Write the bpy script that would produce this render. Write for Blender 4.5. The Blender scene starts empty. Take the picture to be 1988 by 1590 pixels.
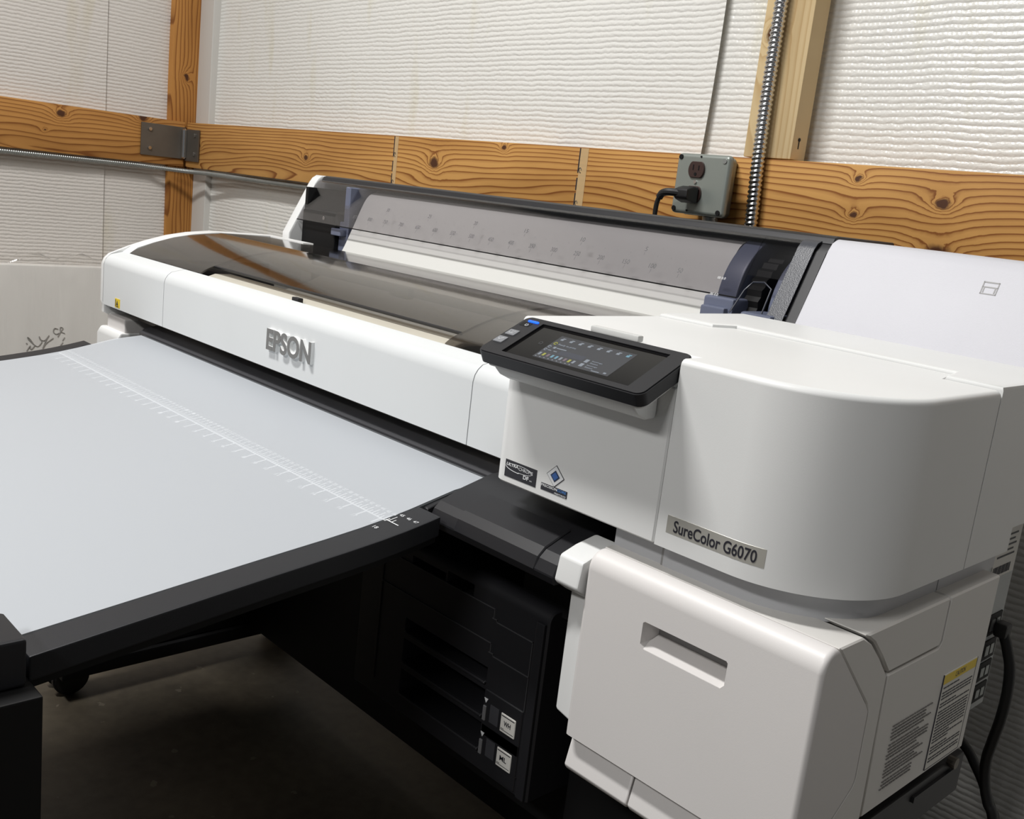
import bpy, bmesh, math, random
from math import sin, cos, pi, radians
from mathutils import Vector, Matrix
random.seed(7)
S = bpy.context.scene
H = 1.08                       # camera height above the floor; heights below are given relative to it

# ---------------------------------------------------------------- camera, world, lamps, exposure
def setup_camera():
    f, yaw, pitch, roll = 1944.9, -0.791455, 0.208788, 0.116146
    fw = Vector((sin(yaw)*cos(pitch), cos(yaw)*cos(pitch), -sin(pitch)))
    r0 = Vector((cos(yaw), -sin(yaw), 0)); u0 = r0.cross(fw)
    r = r0*cos(roll) + u0*sin(roll); u = u0*cos(roll) - r0*sin(roll)
    cd = bpy.data.cameras.new('camera'); cam = bpy.data.objects.new('camera', cd); S.collection.objects.link(cam)
    m = Matrix.Identity(4)
    for i in range(3):
        m[i][0] = r[i]; m[i][1] = u[i]; m[i][2] = -fw[i]
    m[0][3], m[1][3], m[2][3] = 0, 0, H
    cam.matrix_world = m
    cd.sensor_fit = 'HORIZONTAL'; cd.sensor_width = 36; cd.lens = f/1988*36
    cd.clip_start = 0.02; cd.clip_end = 60
    S.camera = cam
setup_camera()
W = bpy.data.worlds.new('world'); S.world = W; W.use_nodes = True
bg = W.node_tree.nodes['Background']
bg.inputs[0].default_value = (0.95, 0.97, 1.0, 1); bg.inputs[1].default_value = 0.10
def area(name, loc, rot, sx, sy, power, col=(1, 0.985, 0.965)):
    ld = bpy.data.lights.new(name, 'AREA'); ld.shape = 'RECTANGLE'; ld.size = sx; ld.size_y = sy
    ld.energy = power; ld.color = col
    o = bpy.data.objects.new(name, ld); S.collection.objects.link(o); o.location = loc
    o.rotation_euler = rot
    return o
area('ceiling_lamp', (-1.45, -0.22, 3.0), (radians(10), 0, radians(8)), 0.8, 0.2, 64)
area('ceiling_lamp', (-0.2, -2.4, 3.1), (radians(22), 0, 0), 1.2, 0.3, 57)
S.view_settings.view_transform = 'Standard'; S.view_settings.look = 'None'
S.view_settings.exposure = 0.0; S.view_settings.gamma = 1.0
S.view_settings.use_curve_mapping = False

# ---------------------------------------------------------------- materials
def N(nt, t, **kw):
    n = nt.nodes.new(t)
    for k, v in kw.items(): setattr(n, k, v)
    return n
def newmat(name):
    m = bpy.data.materials.new(name); m.use_nodes = True
    return m, m.node_tree, m.node_tree.nodes['Principled BSDF']
def srgb(c):
    return tuple(((v/255)/12.92 if v/255 <= 0.04045 else ((v/255+0.055)/1.055)**2.4) for v in c) + (1,)
def plastic(name, col, rough=0.4, spec=0.5, metal=0, grain=0.0, gscale=900, var=0.0, coat=0):
    m, nt, b = newmat(name)
    b.inputs['Base Color'].default_value = srgb(col); b.inputs['Roughness'].default_value = rough
    b.inputs['Specular IOR Level'].default_value = spec; b.inputs['Metallic'].default_value = metal
    b.inputs['Coat Weight'].default_value = coat
    tc = N(nt, 'ShaderNodeTexCoord')
    if grain:
        no = N(nt, 'ShaderNodeTexNoise'); no.inputs['Scale'].default_value = gscale; no.inputs['Detail'].default_value = 2
        bp = N(nt, 'ShaderNodeBump'); bp.inputs['Strength'].default_value = grain; bp.inputs['Distance'].default_value = 0.001
        nt.links.new(tc.outputs['Object'], no.inputs['Vector']); nt.links.new(no.outputs['Fac'], bp.inputs['Height'])
        nt.links.new(bp.outputs['Normal'], b.inputs['Normal'])
    n2 = N(nt, 'ShaderNodeTexNoise'); n2.inputs['Scale'].default_value = 7; n2.inputs['Detail'].default_value = 5
    rp = N(nt, 'ShaderNodeValToRGB'); c = srgb(col)
    rp.color_ramp.elements[0].position = 0.35; rp.color_ramp.elements[1].position = 0.65
    rp.color_ramp.elements[0].color = tuple(v*(1-var) for v in c[:3])+(1,); rp.color_ramp.elements[1].color = c
    nt.links.new(tc.outputs['Object'], n2.inputs['Vector']); nt.links.new(n2.outputs['Fac'], rp.inputs['Fac'])
    nt.links.new(rp.outputs['Color'], b.inputs['Base Color'])
    return m
def emit(name, col, s):
    m, nt, b = newmat(name)
    b.inputs['Base Color'].default_value = (0.01, 0.01, 0.01, 1)
    b.inputs['Emission Color'].default_value = srgb(col); b.inputs['Emission Strength'].default_value = s
    return m
def smoke(name, tint, rough=0.06, gain=1.0, ior=1.5, stretch=None, bump=0.02):
    m, nt, b = newmat(name); nt.nodes.remove(b)
    out = nt.nodes['Material Output']
    tr = N(nt, 'ShaderNodeBsdfTransparent'); tr.inputs[0].default_value = tint + (1,)
    gl = N(nt, 'ShaderNodeBsdfGlossy'); gl.inputs['Roughness'].default_value = rough
    gl.inputs[0].default_value = (gain, gain, gain, 1)
    fr = N(nt, 'ShaderNodeFresnel'); ge = N(nt, 'ShaderNodeNewGeometry')   # same reflectance on both faces of the thin sheet
    io = N(nt, 'ShaderNodeMapRange'); io.inputs['To Min'].default_value = ior; io.inputs['To Max'].default_value = 1/ior
    nt.links.new(ge.outputs['Backfacing'], io.inputs['Value']); nt.links.new(io.outputs['Result'], fr.inputs['IOR'])
    mx = N(nt, 'ShaderNodeMixShader')
    no = N(nt, 'ShaderNodeTexNoise'); no.inputs['Scale'].default_value = 30
    bp = N(nt, 'ShaderNodeBump'); bp.inputs['Strength'].default_value = bump; bp.inputs['Distance'].default_value = 0.002 if not stretch else 0.02
    if stretch:                                   # creases running down a sheet: stretched noise
        tc = N(nt, 'ShaderNodeTexCoord'); mp = N(nt, 'ShaderNodeMapping'); mp.inputs['Scale'].default_value = (stretch[1], stretch[1], stretch[0])
        no.inputs['Scale'].default_value = 1.0; no.inputs['Detail'].default_value = 4
        nt.links.new(tc.outputs['Object'], mp.inputs['Vector']); nt.links.new(mp.outputs['Vector'], no.inputs['Vector'])
    nt.links.new(no.outputs['Fac'], bp.inputs['Height']); nt.links.new(bp.outputs['Normal'], gl.inputs['Normal'])
    nt.links.new(fr.outputs[0], mx.inputs[0]); nt.links.new(tr.outputs[0], mx.inputs[1]); nt.links.new(gl.outputs[0], mx.inputs[2])
    nt.links.new(mx.outputs[0], out.inputs['Surface'])
    return m
def film_mat(name, col, clear):
    m, nt, b = newmat(name); out = nt.nodes['Material Output']
    b.inputs['Base Color'].default_value = srgb(col); b.inputs['Roughness'].default_value = 0.38
    b.inputs['Specular IOR Level'].default_value = 0.4
    tr = N(nt, 'ShaderNodeBsdfTransparent'); mx = N(nt, 'ShaderNodeMixShader'); mx.inputs[0].default_value = clear
    nt.links.new(b.outputs[0], mx.inputs[1]); nt.links.new(tr.outputs[0], mx.inputs[2]); nt.links.new(mx.outputs[0], out.inputs['Surface'])
    return m
class G:
    """tiny maths graph on sockets"""
    def __init__(s, nt): s.nt = nt
    def m(s, op, *a):
        n = N(s.nt, 'ShaderNodeMath', operation=op)
        for i, v in enumerate(a):
            if isinstance(v, (int, float)): n.inputs[i].default_value = v
            else: s.nt.links.new(v, n.inputs[i])
        return n.outputs[0]
    def noise(s, vec, sc, det=3):
        n = N(s.nt, 'ShaderNodeTexNoise'); n.inputs['Scale'].default_value = sc; n.inputs['Detail'].default_value = det
        s.nt.links.new(vec, n.inputs['Vector']); return n.outputs['Fac']
    def comb(s, x, y, z):
        n = N(s.nt, 'ShaderNodeCombineXYZ')
        for i, v in enumerate((x, y, z)):
            if isinstance(v, (int, float)): n.inputs[i].default_value = v
            else: s.nt.links.new(v, n.inputs[i])
        return n.outputs[0]
def wood(name, along, across, knots=(), seed=0.0, light=(196, 146, 82), dark=(140, 88, 40), dens=9.0, half=0.07, arch=2.2, contrast=1.0):
    """plain-sawn softwood: growth-ring contours run along the board, bend round knots; knots = (u, v, radius)"""
    m, nt, b = newmat(name); g = G(nt)
    tc = N(nt, 'ShaderNodeTexCoord'); sp = N(nt, 'ShaderNodeSeparateXYZ'); nt.links.new(tc.outputs['Object'], sp.inputs[0])
    u = sp.outputs[along]; v = sp.outputs[across]
    us = g.m('ADD', g.m('MULTIPLY', u, 1.0), seed)
    low = g.noise(g.comb(g.m('MULTIPLY', us, 1.5), g.m('MULTIPLY', v, 9.0), seed), 1.0, 2)
    fine = g.noise(g.comb(g.m('MULTIPLY', us, 3.0), g.m('MULTIPLY', v, 26.0), seed), 1.0, 4)
    vc = g.m('SUBTRACT', g.m('DIVIDE', v, half), g.m('MULTIPLY', g.m('SUBTRACT', low, 0.5), 1.6))
    h = g.m('MULTIPLY', g.m('POWER', g.m('ABSOLUTE', vc), 1.5), dens*0.55)
    h = g.m('ADD', h, g.m('MULTIPLY', low, dens*arch))
    h = g.m('ADD', h, g.m('MULTIPLY', fine, 0.7))
    mask = None
    kn1 = g.m('MULTIPLY', g.m('SUBTRACT', g.noise(g.comb(g.m('MULTIPLY', us, 40.0), g.m('MULTIPLY', v, 40.0), 2.0), 1.0, 3), 0.5), 0.022)
    kn2 = g.m('MULTIPLY', g.m('SUBTRACT', g.noise(g.comb(g.m('MULTIPLY', us, 40.0), g.m('MULTIPLY', v, 40.0), 9.0), 1.0, 3), 0.5), 0.016)
    for (ku, kv, kr) in knots:
        du = g.m('DIVIDE', g.m('SUBTRACT', g.m('ADD', u, kn1), ku), kr*1.35); dv = g.m('DIVIDE', g.m('SUBTRACT', g.m('ADD', v, kn2), kv), kr)
        d2 = g.m('ADD', g.m('MULTIPLY', du, du), g.m('MULTIPLY', dv, dv))
        h = g.m('ADD', h, g.m('DIVIDE', 2.6, g.m('ADD', 0.55, g.m('MULTIPLY', d2, 0.45))))
        mk = g.m('SUBTRACT', 1.0, g.m('SMOOTH_MIN', d2, 1.0, 0.25))
        mk = g.m('MINIMUM', g.m('MULTIPLY', g.m('MAXIMUM', mk, 0.0), 1.5), 1.0)
        mask = mk if mask is None else g.m('MAXIMUM', mask, mk)
    t = g.m('FRACT', h)
    rp = N(nt, 'ShaderNodeValToRGB'); e = rp.color_ramp.elements
    L, D = srgb(light), srgb(dark); mid = tuple(L[i]*0.62+D[i]*0.38 for i in range(3))+(1,)
    D = tuple(L[i]*(1-contrast)+D[i]*contrast for i in range(3))+(1,)
    e[0].position = 0; e[0].color = L; e[1].position = 1; e[1].color = L
    for p, c in ((0.45, L), (0.72, mid), (0.86, D), (0.94, D)):
        x = rp.color_ramp.elements.new(p); x.color = c
    nt.links.new(t, rp.inputs['Fac'])
    blot = N(nt, 'ShaderNodeMix', data_type='RGBA', blend_type='MULTIPLY')
    bl = g.noise(g.comb(g.m('MULTIPLY', us, 2.0), g.m('MULTIPLY', v, 9.0), 5.0), 1.5, 4)
    r2 = N(nt, 'ShaderNodeValToRGB'); r2.color_ramp.elements[0].color = (0.72, 0.66, 0.58, 1); r2.color_ramp.elements[0].position = 0.3
    r2.color_ramp.elements[1].color = (1, 1, 1, 1); r2.color_ramp.elements[1].position = 0.62
    nt.links.new(bl, r2.inputs['Fac']); blot.inputs['Factor'].default_value = 0.8
    nt.links.new(rp.outputs['Color'], blot.inputs['A']); nt.links.new(r2.outputs['Color'], blot.inputs['B'])
    col = blot.outputs['Result']
    if mask is not None:
        kn = N(nt, 'ShaderNodeMix', data_type='RGBA'); kn.inputs['B'].default_value = srgb((78, 46, 26))
        nt.links.new(mask, kn.inputs['Factor']); nt.links.new(col, kn.inputs['A']); col = kn.outputs['Result']
    nt.links.new(col, b.inputs['Base Color'])
    b.inputs['Roughness'].default_value = 0.6; b.inputs['Specular IOR Level'].default_value = 0.3
    bp = N(nt, 'ShaderNodeBump'); bp.inputs['Strength'].default_value = 0.15; bp.inputs['Distance'].default_value = 0.001
    nt.links.new(fine, bp.inputs['Height']); nt.links.new(bp.outputs['Normal'], b.inputs['Normal'])
    return m
def insulation(name, axis, col=(228, 227, 222), gloss=0.45, rough=0.30):
    """white woven foil-faced bubble insulation: horizontal ribs, fine cross ribs, faint stains"""
    m, nt, b = newmat(name); g = G(nt)
    tc = N(nt, 'ShaderNodeTexCoord'); sp = N(nt, 'ShaderNodeSeparateXYZ'); nt.links.new(tc.outputs['Object'], sp.inputs[0])
    u = sp.outputs[axis]; z = sp.outputs[2]
    P = g.comb(u, 0.0, z)
    wob = g.noise(P, 9, 3); wob2 = g.noise(g.comb(g.m('MULTIPLY', u, 1.0), 3.0, g.m('MULTIPLY', z, 1.0)), 60, 2)
    zz = g.m('ADD', z, g.m('ADD', g.m('MULTIPLY', wob, 0.009), g.m('MULTIPLY', wob2, 0.0048)))
    rib = g.m('SINE', g.m('MULTIPLY', zz, 2*pi/0.0105))
    rib = g.m('POWER', g.m('MULTIPLY', g.m('ADD', rib, 1.0), 0.5), 0.6)
    cr = g.m('SINE', g.m('MULTIPLY', g.m('ADD', u, g.m('MULTIPLY', wob2, 0.004)), 2*pi/0.0075))
    crum = g.noise(g.comb(g.m('MULTIPLY', u, 0.6), 0.0, z), 120, 3)
    hgt = g.m('ADD', g.m('ADD', rib, g.m('MULTIPLY', cr, 0.07)), g.m('MULTIPLY', crum, 1.1))
    big = g.noise(P, 5, 3)
    hgt = g.m('ADD', hgt, g.m('MULTIPLY', big, 3.0))
    bp = N(nt, 'ShaderNodeBump'); bp.inputs['Strength'].default_value = 0.55; bp.inputs['Distance'].default_value = 0.0022
    nt.links.new(hgt, bp.inputs['Height']); nt.links.new(bp.outputs['Normal'], b.inputs['Normal'])
    st = g.noise(g.comb(g.m('MULTIPLY', u, 9.0), 1.0, g.m('MULTIPLY', z, 1.6)), 1.0, 5)
    rp = N(nt, 'ShaderNodeValToRGB'); c = srgb(col); c2 = srgb((col[0]-16, col[1]-20, col[2]-40))
    rp.color_ramp.elements[0].position = 0.60; rp.color_ramp.elements[0].color = c
    rp.color_ramp.elements[1].position = 0.80; rp.color_ramp.elements[1].color = c2
    nt.links.new(st, rp.inputs['Fac']); nt.links.new(rp.outputs['Color'], b.inputs['Base Color'])
    b.inputs['Roughness'].default_value = rough; b.inputs['Specular IOR Level'].default_value = gloss
    return m
def concrete(name):
    m, nt, b = newmat(name); g = G(nt)
    tc = N(nt, 'ShaderNodeTexCoord'); P = tc.outputs['Object']
    a = g.noise(P, 3, 6); d = g.noise(P, 40, 6); s = g.noise(P, 26, 9)
    f = g.m('ADD', g.m('MULTIPLY', a, 0.7), g.m('MULTIPLY', d, 0.3))
    rp = N(nt, 'ShaderNodeValToRGB')
    rp.color_ramp.elements[0].position = 0.35; rp.color_ramp.elements[0].color = srgb((60, 53, 43))
    rp.color_ramp.elements[1].position = 0.7; rp.color_ramp.elements[1].color = srgb((98, 89, 73))
    nt.links.new(f, rp.inputs['Fac'])
    sc = g.m('MULTIPLY', g.m('GREATER_THAN', s, 0.69), 0.5)
    mx = N(nt, 'ShaderNodeMix', data_type='RGBA'); mx.inputs['B'].default_value = srgb((122, 114, 100))
    nt.links.new(sc, mx.inputs['Factor']); nt.links.new(rp.outputs['Color'], mx.inputs['A'])
    nt.links.new(mx.outputs['Result'], b.inputs['Base Color']); b.inputs['Roughness'].default_value = 0.6
    return m

WHITE = plastic('white_plastic', (232, 233, 232), 0.42, 0.45, grain=0.05, gscale=1500, var=0.02)
COOLWHITE = plastic('cool_white_plastic', (219, 222, 223), 0.42, 0.45, grain=0.05, gscale=1500, var=0.02)
MATTEWHITE = plastic('matte_pale_plastic', (211, 211, 217), 0.55, 0.35, grain=0.2, gscale=600, var=0.03)
OFFWHITE = plastic('warm_white_plastic', (226, 223, 221), 0.42, 0.45, grain=0.05, gscale=1500, var=0.02)
BAND = plastic('light_grey_plastic', (190, 191, 194), 0.45)
GREYIN = plastic('grey_recess_plastic', (150, 149, 148), 0.5)
BLACK = plastic('black_plastic', (34, 34, 37), 0.45, 0.4, grain=0.08, gscale=2500)
DEEP = plastic('deep_black_plastic', (14, 14, 15), 0.6, 0.3)
CHAR = plastic('charcoal_painted_steel', (33, 34, 38), 0.5, 0.4, grain=0.12, gscale=1800)
CREAM = plastic('cream_sheet', (204, 199, 185), 0.5, var=0.08)
BLUEGREY = plastic('blue_grey_plastic', (104, 110, 130), 0.4)
DARKBLUE = plastic('dark_blue_grey_plastic', (44, 48, 60), 0.4)
GREYTXT = plastic('grey_letters', (118, 118, 117), 0.4)
DARKTXT = plastic('dark_ink', (44, 44, 52), 0.5)
SILVER = plastic('silver_plate', (196, 194, 186), 0.35, metal=0.35)
WHITEINK = plastic('white_ink', (228, 230, 232), 0.5)
MARKINK = plastic('pale_ruler_ink', (250, 252, 252), 0.6)
PAPER = plastic('label_paper', (226, 224, 218), 0.55)
YELLOW = plastic('yellow_label', (236, 205, 40), 0.5)
STEEL = plastic('galvanised_steel', (168, 172, 170), 0.38, metal=0.75, var=0.12)
DULLSTEEL = plastic('dull_plate_steel', (122, 116, 108), 0.45, metal=0.7, var=0.25)
BRIGHT = plastic('bright_steel', (205, 205, 205), 0.22, metal=1.0)
BOXPAINT = plastic('grey_green_steel', (150, 156, 150), 0.38, metal=0.45, var=0.08)
BROWN = plastic('brown_receptacle', (58, 40, 36), 0.4)
RUBBER = plastic('black_rubber', (20, 20, 21), 0.5)
GREYMET = plastic('grey_sheet_metal', (186, 190, 190), 0.45)
BTN = plastic('grey_button', (132, 134, 138), 0.4)
SCREEN = plastic('black_glass', (16, 15, 15), 0.12, 0.5)
LCD = emit('lcd_glow', (70, 72, 78), 0.55)
ICON = emit('lcd_icons', (150, 158, 168), 0.8)
ICONB = emit('lcd_blue_icons', (120, 170, 190), 0.8)
ICONY = emit('lcd_yellow_icons', (180, 180, 70), 0.8)
BLUELED = emit('blue_led', (20, 90, 255), 2.2)
DIMBLUE = plastic('blue_print', (60, 100, 165), 0.4)
FROST = film_mat('frosted_lens', (225, 226, 224), 0.25)
SMOKE = smoke('smoked_hood', (0.46, 0.44, 0.42), 0.08, 1.0, 1.6)
SMOKE2 = smoke('smoked_roll_cover', (0.80, 0.79, 0.80), 0.10, 0.9)
FILM = film_mat('translucent_film', (210, 215, 221), 0.33)
FILMROLL = film_mat('film_web', (222, 222, 218), 0.03)
CLEAR = smoke('clear_wrap', (0.985, 0.985, 0.98), 0.14, 1.0, 1.5, (1.2, 14), 0.6)
CONC = concrete('stained_concrete')
INS_B = insulation('insulation_back', 0)
INS_L = insulation('insulation_left', 1, (216, 211, 205))
FOIL = plastic('white_foil_tape', (205, 203, 198), 0.5)

# ---------------------------------------------------------------- mesh helpers
ROOT_LOC = {}
def link(o): S.collection.objects.link(o); return o
def empty(name, loc, label, cat, group=None):
    o = bpy.data.objects.new(name, None); link(o); o.empty_display_size = 0.05
    o.location = (loc[0], loc[1], loc[2]+H); ROOT_LOC[o] = Vector(o.location)
    o['label'] = label; o['category'] = cat
    if group: o['group'] = group
    return o
def rootloc(p):
    while p is not None:
        if p in ROOT_LOC: return ROOT_LOC[p]
        p = p.parent
    return Vector((0, 0, 0))
class MB:
    def __init__(s): s.bm = bmesh.new()
    def _in(s, verts_before, bev, seg, edges=None):
        pass
    def box(s, x0, x1, y0, y1, z0, z1, bev=0, seg=2):
        b = bmesh.new(); bmesh.ops.create_cube(b, size=1)
        bmesh.ops.scale(b, vec=(abs(x1-x0), abs(y1-y0), abs(z1-z0)), verts=b.verts)
        bmesh.ops.translate(b, vec=((x0+x1)/2, (y0+y1)/2, (z0+z1)/2), verts=b.verts)
        if bev: bmesh.ops.bevel(b, geom=b.edges[:], offset=bev, segments=seg, affect='EDGES', profile=0.5)
        return s.add(b)
    def add(s, b):
        me = bpy.data.meshes.new('t'); b.to_mesh(me); b.free(); s.bm.from_mesh(me); bpy.data.meshes.remove(me); return s
    def prism(s, axis, pts, a0, a1, bev=0, seg=2, caps=True, only=None):
        """polygon pts extruded along axis: X -> pts are (y,z); Y -> (x,z); Z -> (x,y).  only = edge filter for the bevel"""
        b = bmesh.new()
        def mk(p, a): return {'X': (a, p[0], p[1]), 'Y': (p[0], a, p[1]), 'Z': (p[0], p[1], a)}[axis]
        v0 = [b.verts.new(mk(p, a0)) for p in pts]; v1 = [b.verts.new(mk(p, a1)) for p in pts]
        n = len(pts)
        for i in range(n): b.faces.new((v0[i], v0[(i+1) % n], v1[(i+1) % n], v1[i]))
        if caps: b.faces.new(v0[::-1]); b.faces.new(v1)
        bmesh.ops.recalc_face_normals(b, faces=b.faces)
        if bev:
            b.edges.ensure_lookup_table()
            ed = [e for e in b.edges if (only(e) if only else (len(e.link_faces) == 2 and e.calc_face_angle(0) > 0.6))]
            bmesh.ops.bevel(b, geom=ed, offset=bev, segments=seg, affect='EDGES', profile=0.5, clamp_overlap=True)
        return s.add(b)
    def shell(s, axis, line, a0, a1, t, nx=1):
        """open profile line thickened by t (towards its left normal) and extruded"""
        off = []
        n = len(line)
        for i in range(n):
            p = Vector(line[max(i-1, 0)]); q = Vector(line[min(i+1, n-1)]); d = (q-p).normalized()
            off.append((line[i][0]-d.y*t, line[i][1]+d.x*t))
        return s.prism(axis, list(line)+off[::-1], a0, a1)
    def tube(s, pts, r, seg=10, closed_ends=True):
        b = bmesh.new(); pts = [Vector(p) for p in pts]; rings = []
        up = Vector((0.123, 0.31, 0.94)).normalized()
        for i, p in enumerate(pts):
            d = (pts[min(i+1, len(pts)-1)]-pts[max(i-1, 0)]).normalized()
            a = d.cross(up)
            if a.length < 0.05: a = d.cross(Vector((1, 0, 0)))
            a.normalize(); c = d.cross(a).normalized(); up = c.cross(d) if False else up
            rr = r[i] if isinstance(r, (list, tuple)) else r
            rings.append([b.verts.new(p+a*rr*cos(2*pi*k/seg)+c*rr*sin(2*pi*k/seg)) for k in range(seg)])
        for i in range(len(rings)-1):
            for k in range(seg):
                b.faces.new((rings[i][k], rings[i][(k+1) % seg], rings[i+1][(k+1) % seg], rings[i+1][k]))
        if closed_ends: b.faces.new(rings[0][::-1]); b.faces.new(rings[-1])
        bmesh.ops.recalc_face_normals(b, faces=b.faces)
        return s.add(b)
    def cyl(s, p, axis, r, h, seg=24, r2=None, bev=0):
        b = bmesh.new()
        bmesh.ops.create_cone(b, cap_ends=True, segments=seg, radius1=r, radius2=r if r2 is None else r2, depth=h)
        if bev:
            ed = [e for e in b.edges if e.calc_face_angle(0) > 1.0]
            bmesh.ops.bevel(b, geom=ed, offset=bev, segments=2, affect='EDGES')
        R = {'Z': Matrix.Identity(3), 'X': Matrix.Rotation(pi/2, 3, 'Y'), 'Y': Matrix.Rotation(pi/2, 3, 'X')}[axis]
        bmesh.ops.rotate(b, matrix=R, verts=b.verts); bmesh.ops.translate(b, vec=p, verts=b.verts)
        return s.add(b)
    def quad(s, a, b_, c, d):
        vs = [s.bm.verts.new(p) for p in (a, b_, c, d)]; s.bm.faces.new(vs); return s
    def build(s, name, mat, parent=None, smooth=35, kind=None):
        L = rootloc(parent) if parent else Vector((0, 0, 0))
        bmesh.ops.translate(s.bm, vec=(-L.x, -L.y, H-L.z), verts=s.bm.verts)
        me = bpy.data.meshes.new(name); s.bm.to_mesh(me); s.bm.free()
        me.materials.append(mat)
        o = link(bpy.data.objects.new(name, me))
        if smooth:
            me.polygons.foreach_set('use_smooth', [True]*len(me.polygons)); me.set_sharp_from_angle(angle=radians(smooth))
        if parent: o.parent = parent
        if kind: o['kind'] = kind
        if smooth and len(me.polygons) < 4000:
            w = o.modifiers.new('normals', 'WEIGHTED_NORMAL'); w.keep_sharp = True
        return o
    def top(s, name, mat, origin, label, cat, group=None, smooth=35, local=False):
        """a thing that is one mesh, with its own origin"""
        if not local: bmesh.ops.translate(s.bm, vec=(-origin[0], -origin[1], -origin[2]), verts=s.bm.verts)
        me = bpy.data.meshes.new(name); s.bm.to_mesh(me); s.bm.free(); me.materials.append(mat)
        o = link(bpy.data.objects.new(name, me)); o.location = (origin[0], origin[1], origin[2]+H)
        ROOT_LOC[o] = Vector(o.location)
        if smooth:
            me.polygons.foreach_set('use_smooth', [True]*len(me.polygons)); me.set_sharp_from_angle(angle=radians(smooth))
        o['label'] = label; o['category'] = cat
        if group: o['group'] = group
        return o
def cut(o, cutter_mb):
    """boolean difference, applied to the mesh"""
    L = Vector((0, 0, 0)); p = o
    while p is not None:
        if p in ROOT_LOC: L = ROOT_LOC[p]; break
        p = p.parent
    me = bpy.data.meshes.new('c'); bmesh.ops.translate(cutter_mb.bm, vec=(0, 0, H), verts=cutter_mb.bm.verts)
    bmesh.ops.recalc_face_normals(cutter_mb.bm, faces=cutter_mb.bm.faces)
    cutter_mb.bm.to_mesh(me); c = link(bpy.data.objects.new('c', me))
    o.modifiers.clear(); md = o.modifiers.new('b', 'BOOLEAN'); md.object = c; md.operation = 'DIFFERENCE'; md.solver = 'EXACT'
    bpy.context.view_layer.update()
    dg = bpy.context.evaluated_depsgraph_get()
    nm = bpy.data.meshes.new_from_object(o.evaluated_get(dg)); old = o.data; nm.name = old.name
    o.modifiers.clear(); o.data = nm; bpy.data.objects.remove(c); bpy.data.meshes.remove(me)
    nm.polygons.foreach_set('use_smooth', [True]*len(nm.polygons)); nm.set_sharp_from_angle(angle=radians(35))
    w = o.modifiers.new('normals', 'WEIGHTED_NORMAL'); w.keep_sharp = True
def text_bm(txt, bold=0.0, extrude=0.0, shear=0.0):
    cu = bpy.data.curves.new('t', 'FONT'); cu.body = txt; cu.size = 1; cu.offset = bold; cu.extrude = extrude; cu.shear = shear
    cu.resolution_u = 4
    o = link(bpy.data.objects.new('t', cu)); bpy.context.view_layer.update()
    dg = bpy.context.evaluated_depsgraph_get(); me = bpy.data.meshes.new_from_object(o.evaluated_get(dg))
    b = bmesh.new(); b.from_mesh(me); bpy.data.objects.remove(o); bpy.data.curves.remove(cu); bpy.data.meshes.remove(me)
    return b
def text_on(mb, txt, p0, xdir, ydir, width, height, depth=0.0002, bold=0.0, shear=0.0, fit=True):
    """lettering whose box has its lower-left at p0, spanning width along xdir and height along ydir, standing depth out of its plane"""
    b = text_bm(txt, bold, 0.5, shear)
    xs = [v.co.x for v in b.verts]; ys = [v.co.y for v in b.verts]
    x0, x1, y0, y1 = min(xs), max(xs), min(ys), max(ys)
    xd, yd = Vector(xdir).normalized(), Vector(ydir).normalized(); zd = xd.cross(yd)
    sx = width/(x1-x0) if width else height/(y1-y0); sy = height/(y1-y0) if height else sx
    for v in b.verts:
        c = v.co.copy()
        v.co = Vector(p0)+xd*((c.x-x0)*sx)+yd*((c.y-y0)*sy)+zd*((c.z+0.5)*depth)
    mb.add(b); return mb
def arc(cx, cy, rx, ry, a0, a1, n):
    return [(cx+rx*cos(radians(a0+(a1-a0)*i/n)), cy+ry*sin(radians(a0+(a1-a0)*i/n))) for i in range(n+1)]
def spline(pts, n=8):
    P = [Vector(p) for p in pts]; P = [P[0]*2-P[1]]+P+[P[-1]*2-P[-2]]; out = []
    for i in range(1, len(P)-2):
        for k in range(n):
            t = k/n; a, b, c, d = P[i-1], P[i], P[i+1], P[i+2]
            out.append(0.5*((2*b)+(c-a)*t+(2*a-5*b+4*c-d)*t*t+(3*b-a-3*c+d)*t**3))
    out.append(P[-2]); return out

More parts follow.
